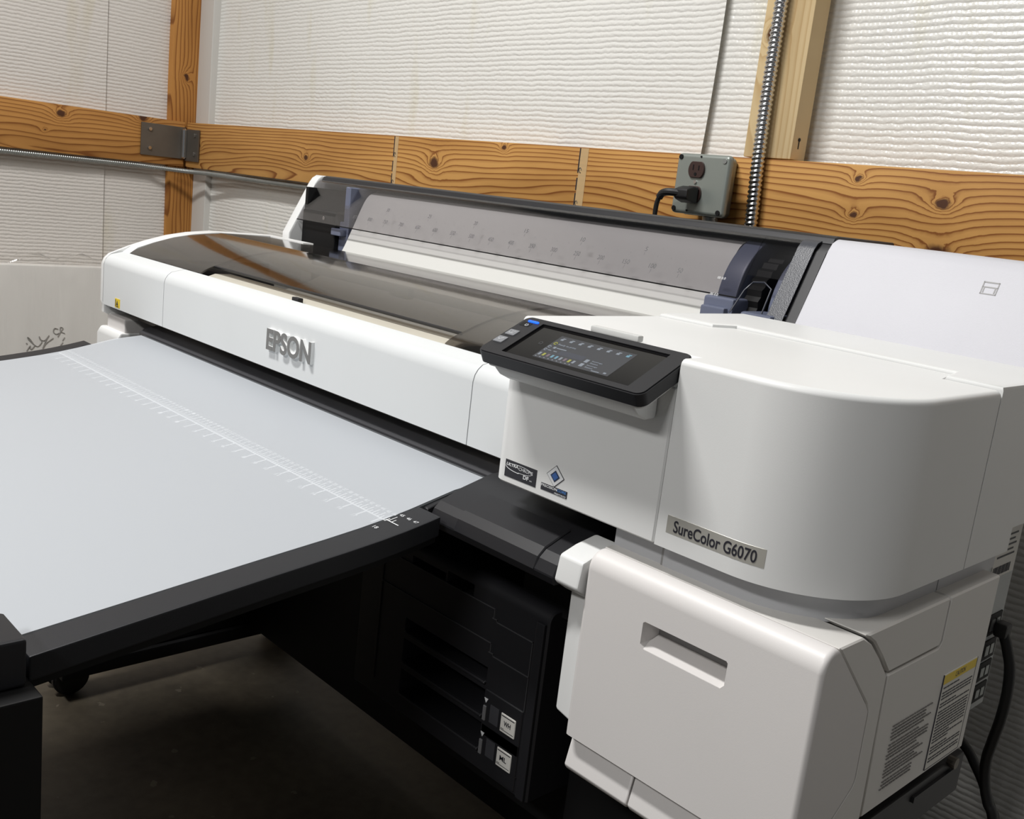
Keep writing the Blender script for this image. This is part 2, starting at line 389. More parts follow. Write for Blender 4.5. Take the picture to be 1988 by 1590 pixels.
# ---------------------------------------------------------------- the setting
def structure():
    FZ = -H
    MB().box(-3.6, 1.6, -2.6, 1.75, FZ-0.08, FZ).build('floor', CONC, kind='structure')
    # back wall: two overlapping sheets of insulation, each a gently bulging grid
    def sheet(mb, fn, nu, nv):
        b = bmesh.new(); vs = [[b.verts.new(fn(i/nu, j/nv)) for j in range(nv+1)] for i in range(nu+1)]
        for i in range(nu):
            for j in range(nv): b.faces.new((vs[i][j], vs[i+1][j], vs[i+1][j+1], vs[i][j+1]))
        mb.add(b)
    mb = MB()
    def bulge(a, z): return 0.010*sin(a*3.1+1)*sin(z*2.3+0.5)+0.005*sin(a*7.3)*sin(z*6.1)
    def seamx(z): return -1.165+0.018*sin(z*3.0)-0.05*max(z-0.1, 0)*0.4
    def left_sheet(u, v):
        z = FZ+v*2.9; x1 = seamx(z); x = -3.2+(x1+3.2)*u
        return (x, 1.562-bulge(x, z)-0.012*max(0, 1-abs(x-x1)/0.04), z)
    def right_sheet(u, v):
        z = FZ+v*2.9; x = -1.25+u*2.8
        return (x, 1.568-bulge(x, z)*0.8, z)
    sheet(mb, left_sheet, 60, 40); sheet(mb, right_sheet, 60, 40)
    mb.box(-3.4, 1.6, 1.60, 1.66, FZ, FZ+2.9)
    mb.build('wall_back', INS_B, kind='structure', smooth=60)
    mb = MB()
    def lsheet(u, v):
        z = FZ+v*2.9; y = 1.475-u*4.0
        return (-3.18+0.9*bulge(y, z)+(0.002 if y > 1.262 else 0), y, z)
    def lsheet2(u, v):
        z = FZ+v*2.9; y = 1.262-u*3.8
        return (-3.178+0.9*bulge(y, z)+0.003*max(0, 1-u*40), y, z)
    sheet(mb, lsheet, 50, 40); sheet(mb, lsheet2, 50, 40)
    mb.box(-3.30, -3.24, -2.6, 1.62, FZ, FZ+2.9)
    mb.build('wall_left', INS_L, kind='structure', smooth=60)
    mb = MB(); mb.box(-3.165, -3.075, 1.545, 1.575, FZ, FZ+2.9, 0.004); mb.build('trim_1', FOIL, kind='structure')
structure()

# ---------------------------------------------------------------- timber framing
def timber():
    # knots are given relative to the object's origin (lower left rear of the board)
    k = [(0.09, 0.072, 0.006), (0.715, 0.065, 0.009), (1.266, 0.082, 0.015), (1.50, 0.128, 0.005),
         (2.33, 0.062, 0.006), (2.47, 0.090, 0.010), (2.475, 0.012, 0.022), (2.33, 0.118, 0.005)]
    m = wood('pine_beam_back', 0, 2, k, seed=3.1, dens=7.5, light=(204, 154, 88), dark=(138, 84, 36))
    mb = MB(); mb.box(0, 4.6, 0, 0.04, 0, 0.139, 0.003)
    o = mb.top('wall_beam', m, (-3.14, 1.505, -0.029), 'long knotty pine beam running level along the back wall behind the printer', 'beam', local=True)
    # pale chalked strips with ink lines, on the face of the beam
    for x, wd in ((-2.030, 0.014), (-1.413, 0.021)):
        mk = MB(); mk.box(x, x+wd, 1.5042, 1.506, -0.026, 0.108); p = mk.build('pale_strip', film_mat('pale_chalk', (224, 194, 146), 0.35), o)
        p['label'] = 'pale strip across the beam with black pencil line'
        ln = MB(); ln.box(x-0.003, x-0.0008, 1.5038, 1.506, -0.026, 0.02); ln.box(x-0.003, x-0.0008, 1.5038, 1.506, 0.026, 0.05)
        ln.box(x-0.003, x-0.0008, 1.5038, 1.506, 0.06, 0.108)
        for zc in (0.065, 0.0):
            ln.tube([(x+0.004+0.003*cos(a), 1.5038, zc+0.005*sin(a*0.9)) for a in [i*0.7 for i in range(9)]], 0.0007, 5)
        ln.build('ink_line', DARKTXT, p)
    k = [(3.385, 0.135, 0.013), (3.135, 0.112, 0.012), (3.09, 0.064, 0.003), (2.2, 0.09, 0.01)]
    m = wood('pine_beam_left', 1, 2, k, seed=8.4, dens=6.0, light=(196, 142, 78), dark=(140, 88, 40))
    mb = MB(); mb.box(-0.04, 0, 0, 3.52, 0, 0.139, 0.003)
    mb.top('wall_beam', m, (-3.14, -2.02, -0.029), 'pine beam running level along the left wall to the corner bracket', 'beam', local=True)
    m = wood('pine_post', 2, 1, [(1.33, 0.05, 0.009), (1.05, 0.06, 0.006), (2.0, 0.05, 0.01)], seed=1.7, dens=6, half=0.055, light=(190, 134, 70), dark=(136, 84, 36))
    mb = MB(); mb.box(-0.09, 0, 0, 0.108, 0, 2.85, 0.003)
    mb.top('corner_post', m, (-3.162, 1.458, -H), 'upright pine post in the corner where the two walls meet', 'post', local=True)
    m = wood('pale_stud', 2, 0, [(0.33, 0.07, 0.012), (0.20, 0.02, 0.012)], seed=5.2, dens=4, half=0.05, light=(222, 198, 154), dark=(198, 166, 118), contrast=0.75)
    mb = MB(); mb.box(0, 0.093, 0, 0.045, 0, 1.75, 0.002)
    o = mb.top('wall_stud', m, (-1.034, 1.508, 0.1115), 'pale short wooden stud standing on the back beam behind the metal conduit', 'stud', local=True)
    n = MB(); n.cyl((-0.9405, 1.526, 0.145), 'X', 0.003, 0.002, 8); n.box(-0.9412, -0.9402, 1.5255, 1.5275, 0.13, 0.145); n.build('nail_hole', DEEP, o)
timber()

# ---------------------------------------------------------------- bracket, conduits, outlet
def bracket():
    r = empty('corner_bracket', (-3.139, 1.50, 0.02), 'grey steel plate bracket bolted across the beam corner', 'bracket')
    y0, y1 = 1.355, 1.500
    MB().box(-3.139, -3.134, y0, 1.500, -0.005, 0.093, 0.001).build('plate', DULLSTEEL, r)
    MB().box(-3.134, -3.043, 1.498, 1.5035, -0.010, 0.088, 0.001).build('plate', DULLSTEEL, r)
    mb = MB(); mb.tube([(-3.127, 1.492, z) for z in (-0.004, 0.0, 0.02, 0.04, 0.06, 0.085, 0.089)], [0.004, 0.009, 0.0085, 0.009, 0.0088, 0.009, 0.004], 12)
    mb.build('weld_bead', BRIGHT, r)
    for z in (0.075, 0.018):
        MB().cyl((-3.131, 1.382, z), 'X', 0.006, 0.006, 6, bev=0.001).build('bolt', BRIGHT, r)
        MB().cyl((-3.064, 1.496, z-0.004), 'Y', 0.006, 0.006, 6, bev=0.001).build('bolt', BRIGHT, r)
bracket()
def armoured(pts, r, pitch, name, label, origin, amp=0.13, mat=None):
    mat = mat or BRIGHT
    """metal-clad flexible conduit: the radius swells along a helix"""
    P = spline(pts, 24); L = [0]
    for i in range(1, len(P)): L.append(L[-1]+(P[i]-P[i-1]).length)
    n = int(L[-1]/pitch*5); Q = []; j = 0
    for i in range(n+1):
        s = L[-1]*i/n
        while j < len(L)-2 and L[j+1] < s: j += 1
        t = (s-L[j])/max(L[j+1]-L[j], 1e-9); Q.append(P[j].lerp(P[j+1], t))
    b = bmesh.new(); seg = 14; rings = []
    for i, p in enumerate(Q):
        d = (Q[min(i+1, n)]-Q[max(i-1, 0)]).normalized(); a = d.cross(Vector((0.3, 1, 0.2))).normalized(); c = d.cross(a)
        s = L[-1]*i/n; ring = []
        for k in range(seg):
            th = 2*pi*k/seg; ph = 2*pi*s/pitch-th
            rr = r*(1+amp*(abs(cos(ph/2))*2-1.3))
            ring.append(b.verts.new(p+a*rr*cos(th)+c*rr*sin(th)))
        rings.append(ring)
    for i in range(n):
        for k in range(seg): b.faces.new((rings[i][k], rings[i][(k+1) % seg], rings[i+1][(k+1) % seg], rings[i+1][k]))
    bmesh.ops.recalc_face_normals(b, faces=b.faces)
    return MB().add(b).top(name, mat, origin, label, 'conduit', smooth=70)
armoured([(-1.015, 1.494, 1.6), (-1.003, 1.494, 0.8), (-0.997, 1.494, 0.40), (-0.9945, 1.493, 0.2), (-0.9905, 1.491, 0.10), (-0.985, 1.491, 0.0), (-0.980, 1.491, -0.15), (-0.980, 1.491, -0.5)], 0.0108, 0.0078,
         'armored_conduit', 'shiny spiral metal conduit running down over the pale stud and beam', (-0.98, 1.491, -0.5))
armoured([(-3.150, 0.2, -0.041), (-3.150, 0.9, -0.040), (-3.150, 1.30, -0.039), (-3.135, 1.40, -0.040), (-3.08, 1.47, -0.041), (-2.95, 1.505, -0.040), (-2.7, 1.52, -0.040), (-2.3, 1.522, -0.040), (-1.5, 1.525, -0.041)], 0.0068, 0.006,
         'armored_conduit', 'thin spiral metal conduit clipped under the beams and bending round the corner', (-3.15, 1.3, -0.04), mat=STEEL)
def outlet():
    r = empty('outlet_box', (-1.058, 1.504, 0.055), 'grey metal electrical outlet box screwed to the back beam', 'outlet')
    yf = 1.430
    b = MB(); b.box(-1.110, -1.036, 1.447, 1.5045, 0.003, 0.107, 0.010, 3); b.build('box_body', BOXPAINT, r)
    c = MB(); c.box(-1.114, -1.004, yf, 1.446, 0.004, 0.106, 0.007, 3); cov = c.build('cover_plate', BOXPAINT, r)
    cx = -1.068
    for z in (0.079, 0.038):
        t = MB(); pts = arc(cx, z, 0.0165, 0.0165, 55, 125, 8)+arc(cx, z, 0.0165, 0.0165, 235, 305, 8)
        pts = [(cx+0.0165*cos(a)*1.0, z+max(-0.0135, min(0.0135, 0.0175*sin(a)))) for a in [2*pi*i/32 for i in range(32)]]
        t.prism('Y', pts, yf-0.004, yf+0.002, 0.0008, 1); rc = t.build('receptacle', BROWN, r)
        if z > 0.05:
            h = MB(); h.box(cx-0.0068, cx-0.0050, yf-0.0046, yf-0.003, z-0.001, z+0.008); h.box(cx+0.0048, cx+0.0066, yf-0.0046, yf-0.003, z-0.001, z+0.007)
            h.cyl((cx, yf-0.0042, z-0.0075), 'Y', 0.0028, 0.001, 12); h.build('slots', DEEP, rc)
    MB().cyl((cx, yf-0.001, 0.0585), 'Y', 0.003, 0.003, 10).build('screw', BRIGHT, r)
    for x, z in ((-1.105, 0.099), (-1.014, 0.096), (-1.106, 0.012), (-1.013, 0.011)):
        MB().cyl((x, yf-0.0002, z), 'Y', 0.0042, 0.0028, 12).build('screw', STEEL if (x, z) == (-1.014, 0.096) else DEEP, r)
    for x, z in ((-1.063, 0.101), (-1.078, 0.010)): MB().cyl((x, yf-0.0001, z), 'Y', 0.0016, 0.0024, 8).build('pinhole', DEEP, cov)
    for z in (0.08, 0.035):
        MB().cyl((-1.0355, 1.476, z), 'X', 0.011, 0.002, 20).build('knockout', STEEL, r)
    k = MB(); k.cyl((-1.058, 1.474, -0.004), 'Z', 0.014, 0.014, 16); k.box(-1.078, -1.038, 1.468, 1.480, -0.012, -0.004, 0.002); k.build('cable_clamp', STEEL, r)
    # plug and its lead
    p = empty('power_plug', (cx, 1.425, 0.036), 'black plug pushed into the lower socket of the outlet box', 'plug')
    b = MB(); b.prism('X', [(1.4245, 0.050), (1.4245, 0.023), (1.413, 0.022), (1.398, 0.026), (1.392, 0.030), (1.392, 0.044), (1.400, 0.047), (1.412, 0.050)], cx-0.014, cx+0.014, 0.003, 2); b.build('plug_body', RUBBER, p)
    b = MB(); b.tube(spline([(cx-0.006, 1.398, 0.037), (cx-0.022, 1.390, 0.037), (cx-0.034, 1.388, 0.034), (cx-0.040, 1.388, 0.026)], 5), 0.0065, 10); b.build('strain_relief', RUBBER, p)
    b = MB(); b.tube(spline([(cx-0.030, 1.388, 0.035), (cx-0.041, 1.388, 0.024), (cx-0.045, 1.389, 0.005), (cx-0.045, 1.392, -0.02), (cx-0.042, 1.405, -0.08), (cx-0.03, 1.44, -0.3), (cx, 1.47, -0.9), (cx, 1.47, -1.074)], 8), 0.0042, 10); b.build('lead', RUBBER, p)
outlet()

# ---------------------------------------------------------------- the printer
XL, XR, YF = -1.875, -0.31, 0.74
PR = empty('large_format_printer', (-1.2, 1.0, -H), 'large white wide-format printer with smoked hood and touch panel', 'printer')
def rect_seam(mb, ax, pts, w, off): pass

def printer_body():
    # --- front cover, one long moulding (profile in depth/height)
    lip = [(YF, -0.280), (YF, -0.207), (YF+0.002, -0.199), (YF+0.006, -0.193), (YF+0.012, -0.188), (0.775, -0.1825), (0.775, -0.192), (0.757, -0.20), (0.757, -0.280)]
    mb = MB(); mb.prism('X', lip, -1.6005, -0.8165); fc = mb.build('front_cover', COOLWHITE, PR)
    mb = MB(); mb.prism('X', lip, -1.8520, -1.602); mb.build('front_cover', COOLWHITE, PR)
    mb = MB(); mb.prism('X', lip, -0.815, -0.685); mb.build('front_cover', COOLWHITE, PR)
    t = MB(); text_on(t, 'EPSON', (-1.2545, YF+0.0005, -0.2525), (1, 0, 0), (0, 0, 1), 0.116, 0.031, 0.0058, bold=0.028)
    L = t.build('raised_lettering', WHITE, fc, smooth=30)
    t = MB(); text_on(t, 'EPSON', (-1.2545, YF-0.0054, -0.2525), (1, 0, 0), (0, 0, 1), 0.116, 0.031, 0.0003, bold=0.028); t.build('letter_faces', GREYTXT, L, smooth=30)
    y = MB(); y.box(-1.797, -1.776, YF-0.0006, YF+0.001, -0.277, -0.261); yl = y.build('warning_label', YELLOW, PR)
    y = MB(); y.box(-1.7955, -1.793, YF-0.0008, YF, -0.275, -0.263); y.prism('Y', [(-1.787, -0.264), (-1.7915, -0.273), (-1.7825, -0.273)], YF-0.0008, YF); y.box(-1.792, -1.781, YF-0.0008, YF, -0.2758, -0.2742)
    y.build('warning_print', DARKTXT, yl)
    # --- left end cap
    cap = [(YF+0.003, -0.282), (YF-0.0, -0.275), (YF, -0.207), (YF+0.004, -0.196), (YF+0.013, -0.187), (0.79, -0.171), (0.82, -0.160), (0.86, -0.148), (0.90, -0.140), (0.948, -0.1345), (1.085, -0.1345), (1.10, -0.15), (1.10, -0.30), (YF+0.012, -0.30), (YF+0.003, -0.296)]
    def cap_only(e):
        a, b = e.verts
        return (a.co.x < XL+0.001 and b.co.x < XL+0.001)
    mb = MB(); mb.prism('X', cap, XL, -1.855, 0.012, 3, only=cap_only); mb.build('left_end_cap', WHITE, PR)
    # top rim of the body at the left of the hood
    rim = [(0.775, -0.1825), (0.79, -0.171), (0.82, -0.160), (0.86, -0.148), (0.90, -0.140), (0.948, -0.1345), (1.085, -0.1345), (1.085, -0.28), (0.775, -0.28)]
    mb = MB(); mb.prism('X', rim, -1.8545, -1.825); mb.build('top_rim', WHITE, PR)
    mb = MB(); mb.prism('X', [(1.062, -0.1345), (1.085, -0.1345), (1.085, -0.28), (1.062, -0.28)], -1.824, -1.70); mb.build('rear_rim', WHITE, PR)
    # --- left support foot under the cap
    mb = MB(); mb.box(-1.862, -1.782, 0.752, 0.83, -0.34, -0.298, 0.004); mb.build('left_neck', OFFWHITE, PR)
    mb = MB(); mb.prism('X', [(0.738, -0.335), (0.745, -0.323), (0.80, -0.323), (0.81, -0.34), (0.82, -0.45), (0.738, -0.45)], -1.874, -1.780, 0.004, 2); mb.build('left_support', WHITE, PR)
    # --- interior below the hood
    mb = MB(); mb.box(-1.82, -0.705, 0.778, 1.075, -0.30, -0.29); mb.box(-1.82, -0.705, 1.06, 1.07, -0.29, -0.262)
    mb.box(-1.824, -1.818, 0.776, 1.06, -0.29, -0.19); mb.build('interior_tray', plastic('grey_interior', (112, 108, 103), 0.5), PR)
    mb = MB(); mb.prism('X', [(0.7765, -0.190), (0.800, -0.1815), (0.83, -0.1815), (0.83, -0.24), (0.7765, -0.24)], -1.545, -0.90, 0.002, 1)
    dk = mb.build('platen_deck', CREAM, PR)
    for x in (-1.265,):
        m2 = MB(); m2.box(x, x+(0.018 if x < -1.25 else 0.003), 0.7775, 0.786, -0.195, -0.178, 0.001); m2.build('deck_divider', BLACK if x < -1.25 else GREYIN, dk)
    mb = MB(); mb.box(-1.655, -0.80, 0.960, 0.980, -0.1700, -0.1570, 0.003); mb.build('carriage_rail', CREAM, PR)
    mb = MB(); mb.box(-1.265, -1.215, 0.950, 0.962, -0.1730, -0.1560, 0.003); mb.build('rail_clip', CREAM, PR)
    mb = MB(); mb.box(-1.78, -1.60, 0.86, 0.95, -0.26, -0.19, 0.01); mb.build('print_head_carriage', BLACK, PR)
    # --- smoked hood, curved up to a crease then nearly flat; an opening along its front
    HP = [(0.7755, -0.1812), (0.782, -0.1765), (0.790, -0.1725), (0.80, -0.1685), (0.82, -0.1605), (0.85, -0.1508), (0.89, -0.1425), (0.92, -0.1385), (0.948, -0.1357), (0.953, -0.1350), (1.0, -0.1352), (1.078, -0.1360)]
    def back(line, t): return [(y-0.0, z-t) for y, z in line][::-1]
    def hood_piece(mb, x0, x1, i0, i1):
        ln = HP[i0:i1]; mb.prism('X', ln+back(ln, 0.003), x0, x1)
    mb = MB()
    hood_piece(mb, -1.823, -1.545, 0, 10); hood_piece(mb, -1.545, -0.912, 3, 10); hood_piece(mb, -0.912, -0.704, 0, 10)
    bmesh.ops.remove_doubles(mb.bm, verts=mb.bm.verts, dist=1e-5)
    hood_piece(mb, -1.823, -0.704, 9, 12)
    hood = mb.build('hood', SMOKE, PR, smooth=28); hood['label'] = 'smoked transparent hood over the print area'
    mb = MB(); mb.prism('X', [(0.7985, -0.1692), (0.8008, -0.1680), (0.8018, -0.1712), (0.7998, -0.1722)], -1.545, -0.912); mb.build('hood_edge', BLACK, hood)
    # --- black platen slope under the front cover
    mb = MB(); mb.prism('X', [(0.7465, -0.3070), (0.756, -0.301), (0.80, -0.290), (0.90, -0.284), (0.90, -0.33), (0.7465, -0.33)], -1.705, -0.70); mb.build('after_platen', plastic('grey_black_platen', (62, 62, 65), 0.4, 0.5), PR)
    mb = MB(); mb.box(-1.76, -0.70, 0.90, 0.93, -0.34, -0.282); mb.box(-1.779, -1.70, 0.815, 0.93, -0.40, -0.283); mb.build('platen_back', DEEP, PR)
printer_body()

def roll_unit():
    X0, X1 = -1.895, -0.675
    # rear housing: white side cheek on the left, white box on the right, black trough between
    cheek = [(1.128, -0.150), (1.128, -0.128), (1.184, -0.020), (1.191, -0.010), (1.20, -0.004), (1.362, -0.004), (1.37, -0.015), (1.37, -0.45), (1.10, -0.45), (1.10, -0.160)]
    def xmin(e): return all(v.co.x < X0+0.004 for v in e.verts) or all(v.co.x > X0+0.030 for v in e.verts)
    mb = MB(); mb.prism('X', cheek, X0+0.003, X0+0.031, 0.005, 2, only=xmin); mb.build('left_cheek', WHITE, PR)
    mb = MB(); mb.prism('X', [(1.10, -0.27), (1.10, -0.16), (1.128, -0.128), (1.184, -0.022), (1.192, -0.012), (1.202, -0.007), (1.362, -0.007), (1.37, -0.018), (1.37, -0.27)], X1+0.012, XR, 0.004, 2)
    bx = mb.build('rear_box', MATTEWHITE, PR)
    # film-side icon printed on the box
    a = Vector((0, 1.184-1.128, -0.022+0.128)).normalized()
    def on(x, t): return Vector((x, 1.128, -0.128))+a*t
    n = Vector((0, -a.z, a.y))
    mb = MB()
    def bar(x0, x1, t0, t1):
        p = [on(x0, t0), on(x1, t0), on(x1, t1), on(x0, t1)]; q = [v+n*0.0004 for v in p]
        vs = [mb.bm.verts.new(v) for v in q]; mb.bm.faces.new(vs)
    ix, it = -0.459, 0.091
    bar(ix, ix+0.018, it, it+0.0012); bar(ix, ix+0.018, it+0.0145, it+0.016); bar(ix, ix+0.0012, it, it+0.016); bar(ix+0.0168, ix+0.018, it, it+0.016); bar(ix, ix+0.018, it+0.0085, it+0.0098)
    bar(ix+0.0022, ix+0.0034, it+0.002, it+0.0085); bar(ix+0.0145, ix+0.0158, it+0.002, it+0.0085)
    mb.build('roll_icon', GREYIN, bx)
    # black surround: trough floor, end wall, top strip
    mb = MB(); mb.box(X0+0.035, X1+0.010, 1.344, 1.366, -0.45, -0.03); mb.box(X0+0.035, X1+0.010, 1.10, 1.344, -0.46, -0.44); mb.box(X0+0.035, X0+0.045, 1.16, 1.344, -0.44, -0.03); mb.build('trough', DEEP, PR)
    top = [(1.196, -0.0145), (1.201, -0.006), (1.208, -0.0035), (1.362, -0.0035), (1.369, -0.012), (1.369, -0.03), (1.344, -0.03), (1.24, -0.012), (1.20, -0.0165)]
    mb = MB(); mb.prism('X', top, X0+0.034, X1+0.012, 0.001, 1); mb.build('roll_cover_top', BLACK, PR)
    mb = MB(); mb.prism('X', [(1.10, -0.17), (1.129, -0.134), (1.184, -0.026), (1.20, -0.012), (1.24, -0.012), (1.24, -0.40), (1.10, -0.40)], X1-0.004, X1+0.0115); mb.build('right_edge_strip', BLACK, PR)
    # black drive gear box at the left end with a bright screw
    mb = MB(); mb.box(X0+0.036, -1.735, 1.155, 1.30, -0.30, -0.075, 0.004); gb = mb.build('left_drive_housing', DEEP, PR)
    m2 = MB(); m2.cyl((-1.772, 1.153, -0.088), 'Y', 0.004, 0.005, 10); m2.build('screw', BRIGHT, gb)
    mb = MB(); mb.prism('Y', [(-1.735, -0.30), (-1.700, -0.30), (-1.706, -0.02), (-1.722, -0.02), (-1.722, -0.09), (-1.735, -0.09)], 1.165, 1.24, 0.002, 1); mb.box(-1.742, -1.708, 1.150, 1.166, -0.118, -0.104, 0.002); mb.build('left_roll_holder', BLUEGREY, PR)
    # right roll holder: big blue-grey flange, ribbed dark wheel, lever
    mb = MB()
    fl = arc(1.265, -0.115, 0.105, 0.105, 118, 215, 18)+[(1.165, -0.21), (1.30, -0.21), (1.30, -0.03)]
    mb.prism('X', fl, -0.804, -0.772, 0.004, 2); holder = mb.build('right_roll_holder', BLUEGREY, PR)
    mb = MB(); mb.box(-0.806, -0.757, 1.135, 1.20, -0.175, -0.100, 0.004); mb.box(-0.803, -0.764, 1.126, 1.150, -0.150, -0.113, 0.003); mb.build('holder_foot', BLUEGREY, holder)
    mb = MB()
    w = []
    for i in range(72):
        th = 2*pi*i/72; rr = 0.092 if i % 2 else 0.0885; w.append((1.258+rr*cos(th), -0.125+rr*sin(th)))
    mb.prism('X', w, -0.765, -0.742); mb.build('ribbed_wheel', DEEP, holder)
    mb = MB(); mb.prism('X', arc(1.262, -0.12, 0.088, 0.094, 110, 200, 12)+[(1.175, -0.21), (1.29, -0.21), (1.29, -0.03)], -0.730, -0.704, 0.004, 2); mb.build('holder_arm', BLUEGREY, holder)
    mb = MB(); mb.box(-0.737, -0.690, 1.122, 1.18, -0.150, -0.112, 0.004); mb.build('holder_step', BLUEGREY, holder)
    # transparent roll cover, a bent smoked sheet that opens with a notch at its right end
    prof = [(1.1285, -0.1265), (1.150, -0.0860), (1.170, -0.0470), (1.182, -0.0240), (1.189, -0.0160), (1.198, -0.0125)]
    def sheetp(mb, x0, x1, ln, t=0.0025):
        mb.prism('X', ln+[(y+t, z-t*0.4) for y, z in ln][::-1], x0, x1)
    mb = MB(); sheetp(mb, X0+0.034, -0.760, [(1.1440, -0.0975)]+prof[1:])
    sheetp(mb, -0.760, -0.704, [(1.160, -0.0666)]+prof[2:])
    sheetp(mb, -0.704, X1-0.004, prof)
    rc = mb.build('roll_cover', SMOKE2, PR, smooth=28); rc['label'] = 'smoked clear cover bent over the film roll'
    mb = MB(); mb.box(X0+0.034, -0.760, 1.1428, 1.1450, -0.0990, -0.0972); mb.build('cover_lip', DEEP, rc)
    mb = MB(); sheetp(mb, -0.703, X1-0.004, [(y-0.002, z+0.001) for y, z in prof], 0.0012); mb.build('cover_edge', plastic('scuffed_black', (70, 72, 78), 0.35, 0.5, grain=0.3, gscale=700), rc)
    mb = MB()
    ll = [(-0.757, 0.010), (-0.750, 0.045), (-0.742, 0.058), (-0.726, 0.060), (-0.712, 0.052), (-0.709, 0.0)]
    mb2 = MB(); mb2.tube([Vector((x, 1.126, -0.127))+Vector((0, a.y, a.z))*t+n*0.002 for x, t in ll], 0.0012, 6); mb2.build('cover_handle', DARKBLUE, rc)
    # ruler figures printed on the cover, millimetres below and inches above
    mb = MB(); up = a
    def cov(x, t): return Vector((x, 1.1262, -0.1265))+up*t+n*0.0004
    for i in range(1, 18):
        x = -0.8145-0.05*i; s = str(50*i); wdt = 0.0042*len(s)
        text_on(mb, s, cov(x-wdt/2, 0.054), (1, 0, 0), up, wdt, 0.0075, 0.0001)
        p = [cov(x-0.0003, 0.046), cov(x+0.0003, 0.046), cov(x+0.0003, 0.0525), cov(x-0.0003, 0.0525)]
        mb.bm.faces.new([mb.bm.verts.new(v) for v in p])
    for i in range(1, 35):
        x = -0.812-0.0254*i
        if i % 5 == 0:
            s = str(i); wdt = 0.0042*len(s)
            text_on(mb, s, cov(x-wdt/2, 0.079), (1, 0, 0), up, wdt, 0.0072, 0.0001)
        L = 0.0045 if i % 5 == 0 else 0.002
        p = [cov(x-0.0003, 0.0725), cov(x+0.0003, 0.0725), cov(x+0.0003, 0.0725+L), cov(x-0.0003, 0.0725+L)]
        mb.bm.faces.new([mb.bm.verts.new(v) for v in p])
    mb.build('cover_figures', plastic('grey_figures', (92, 92, 94), 0.5), rc, smooth=0)
    mb = MB()
    for t in (0.03, 0.055): text_on(mb, '00 0.0', cov(-0.80, t), (1, 0, 0), up, 0.013, 0.0035, 0.0001)
    mb.build('cover_marks', WHITEINK, rc, smooth=0)
roll_unit()

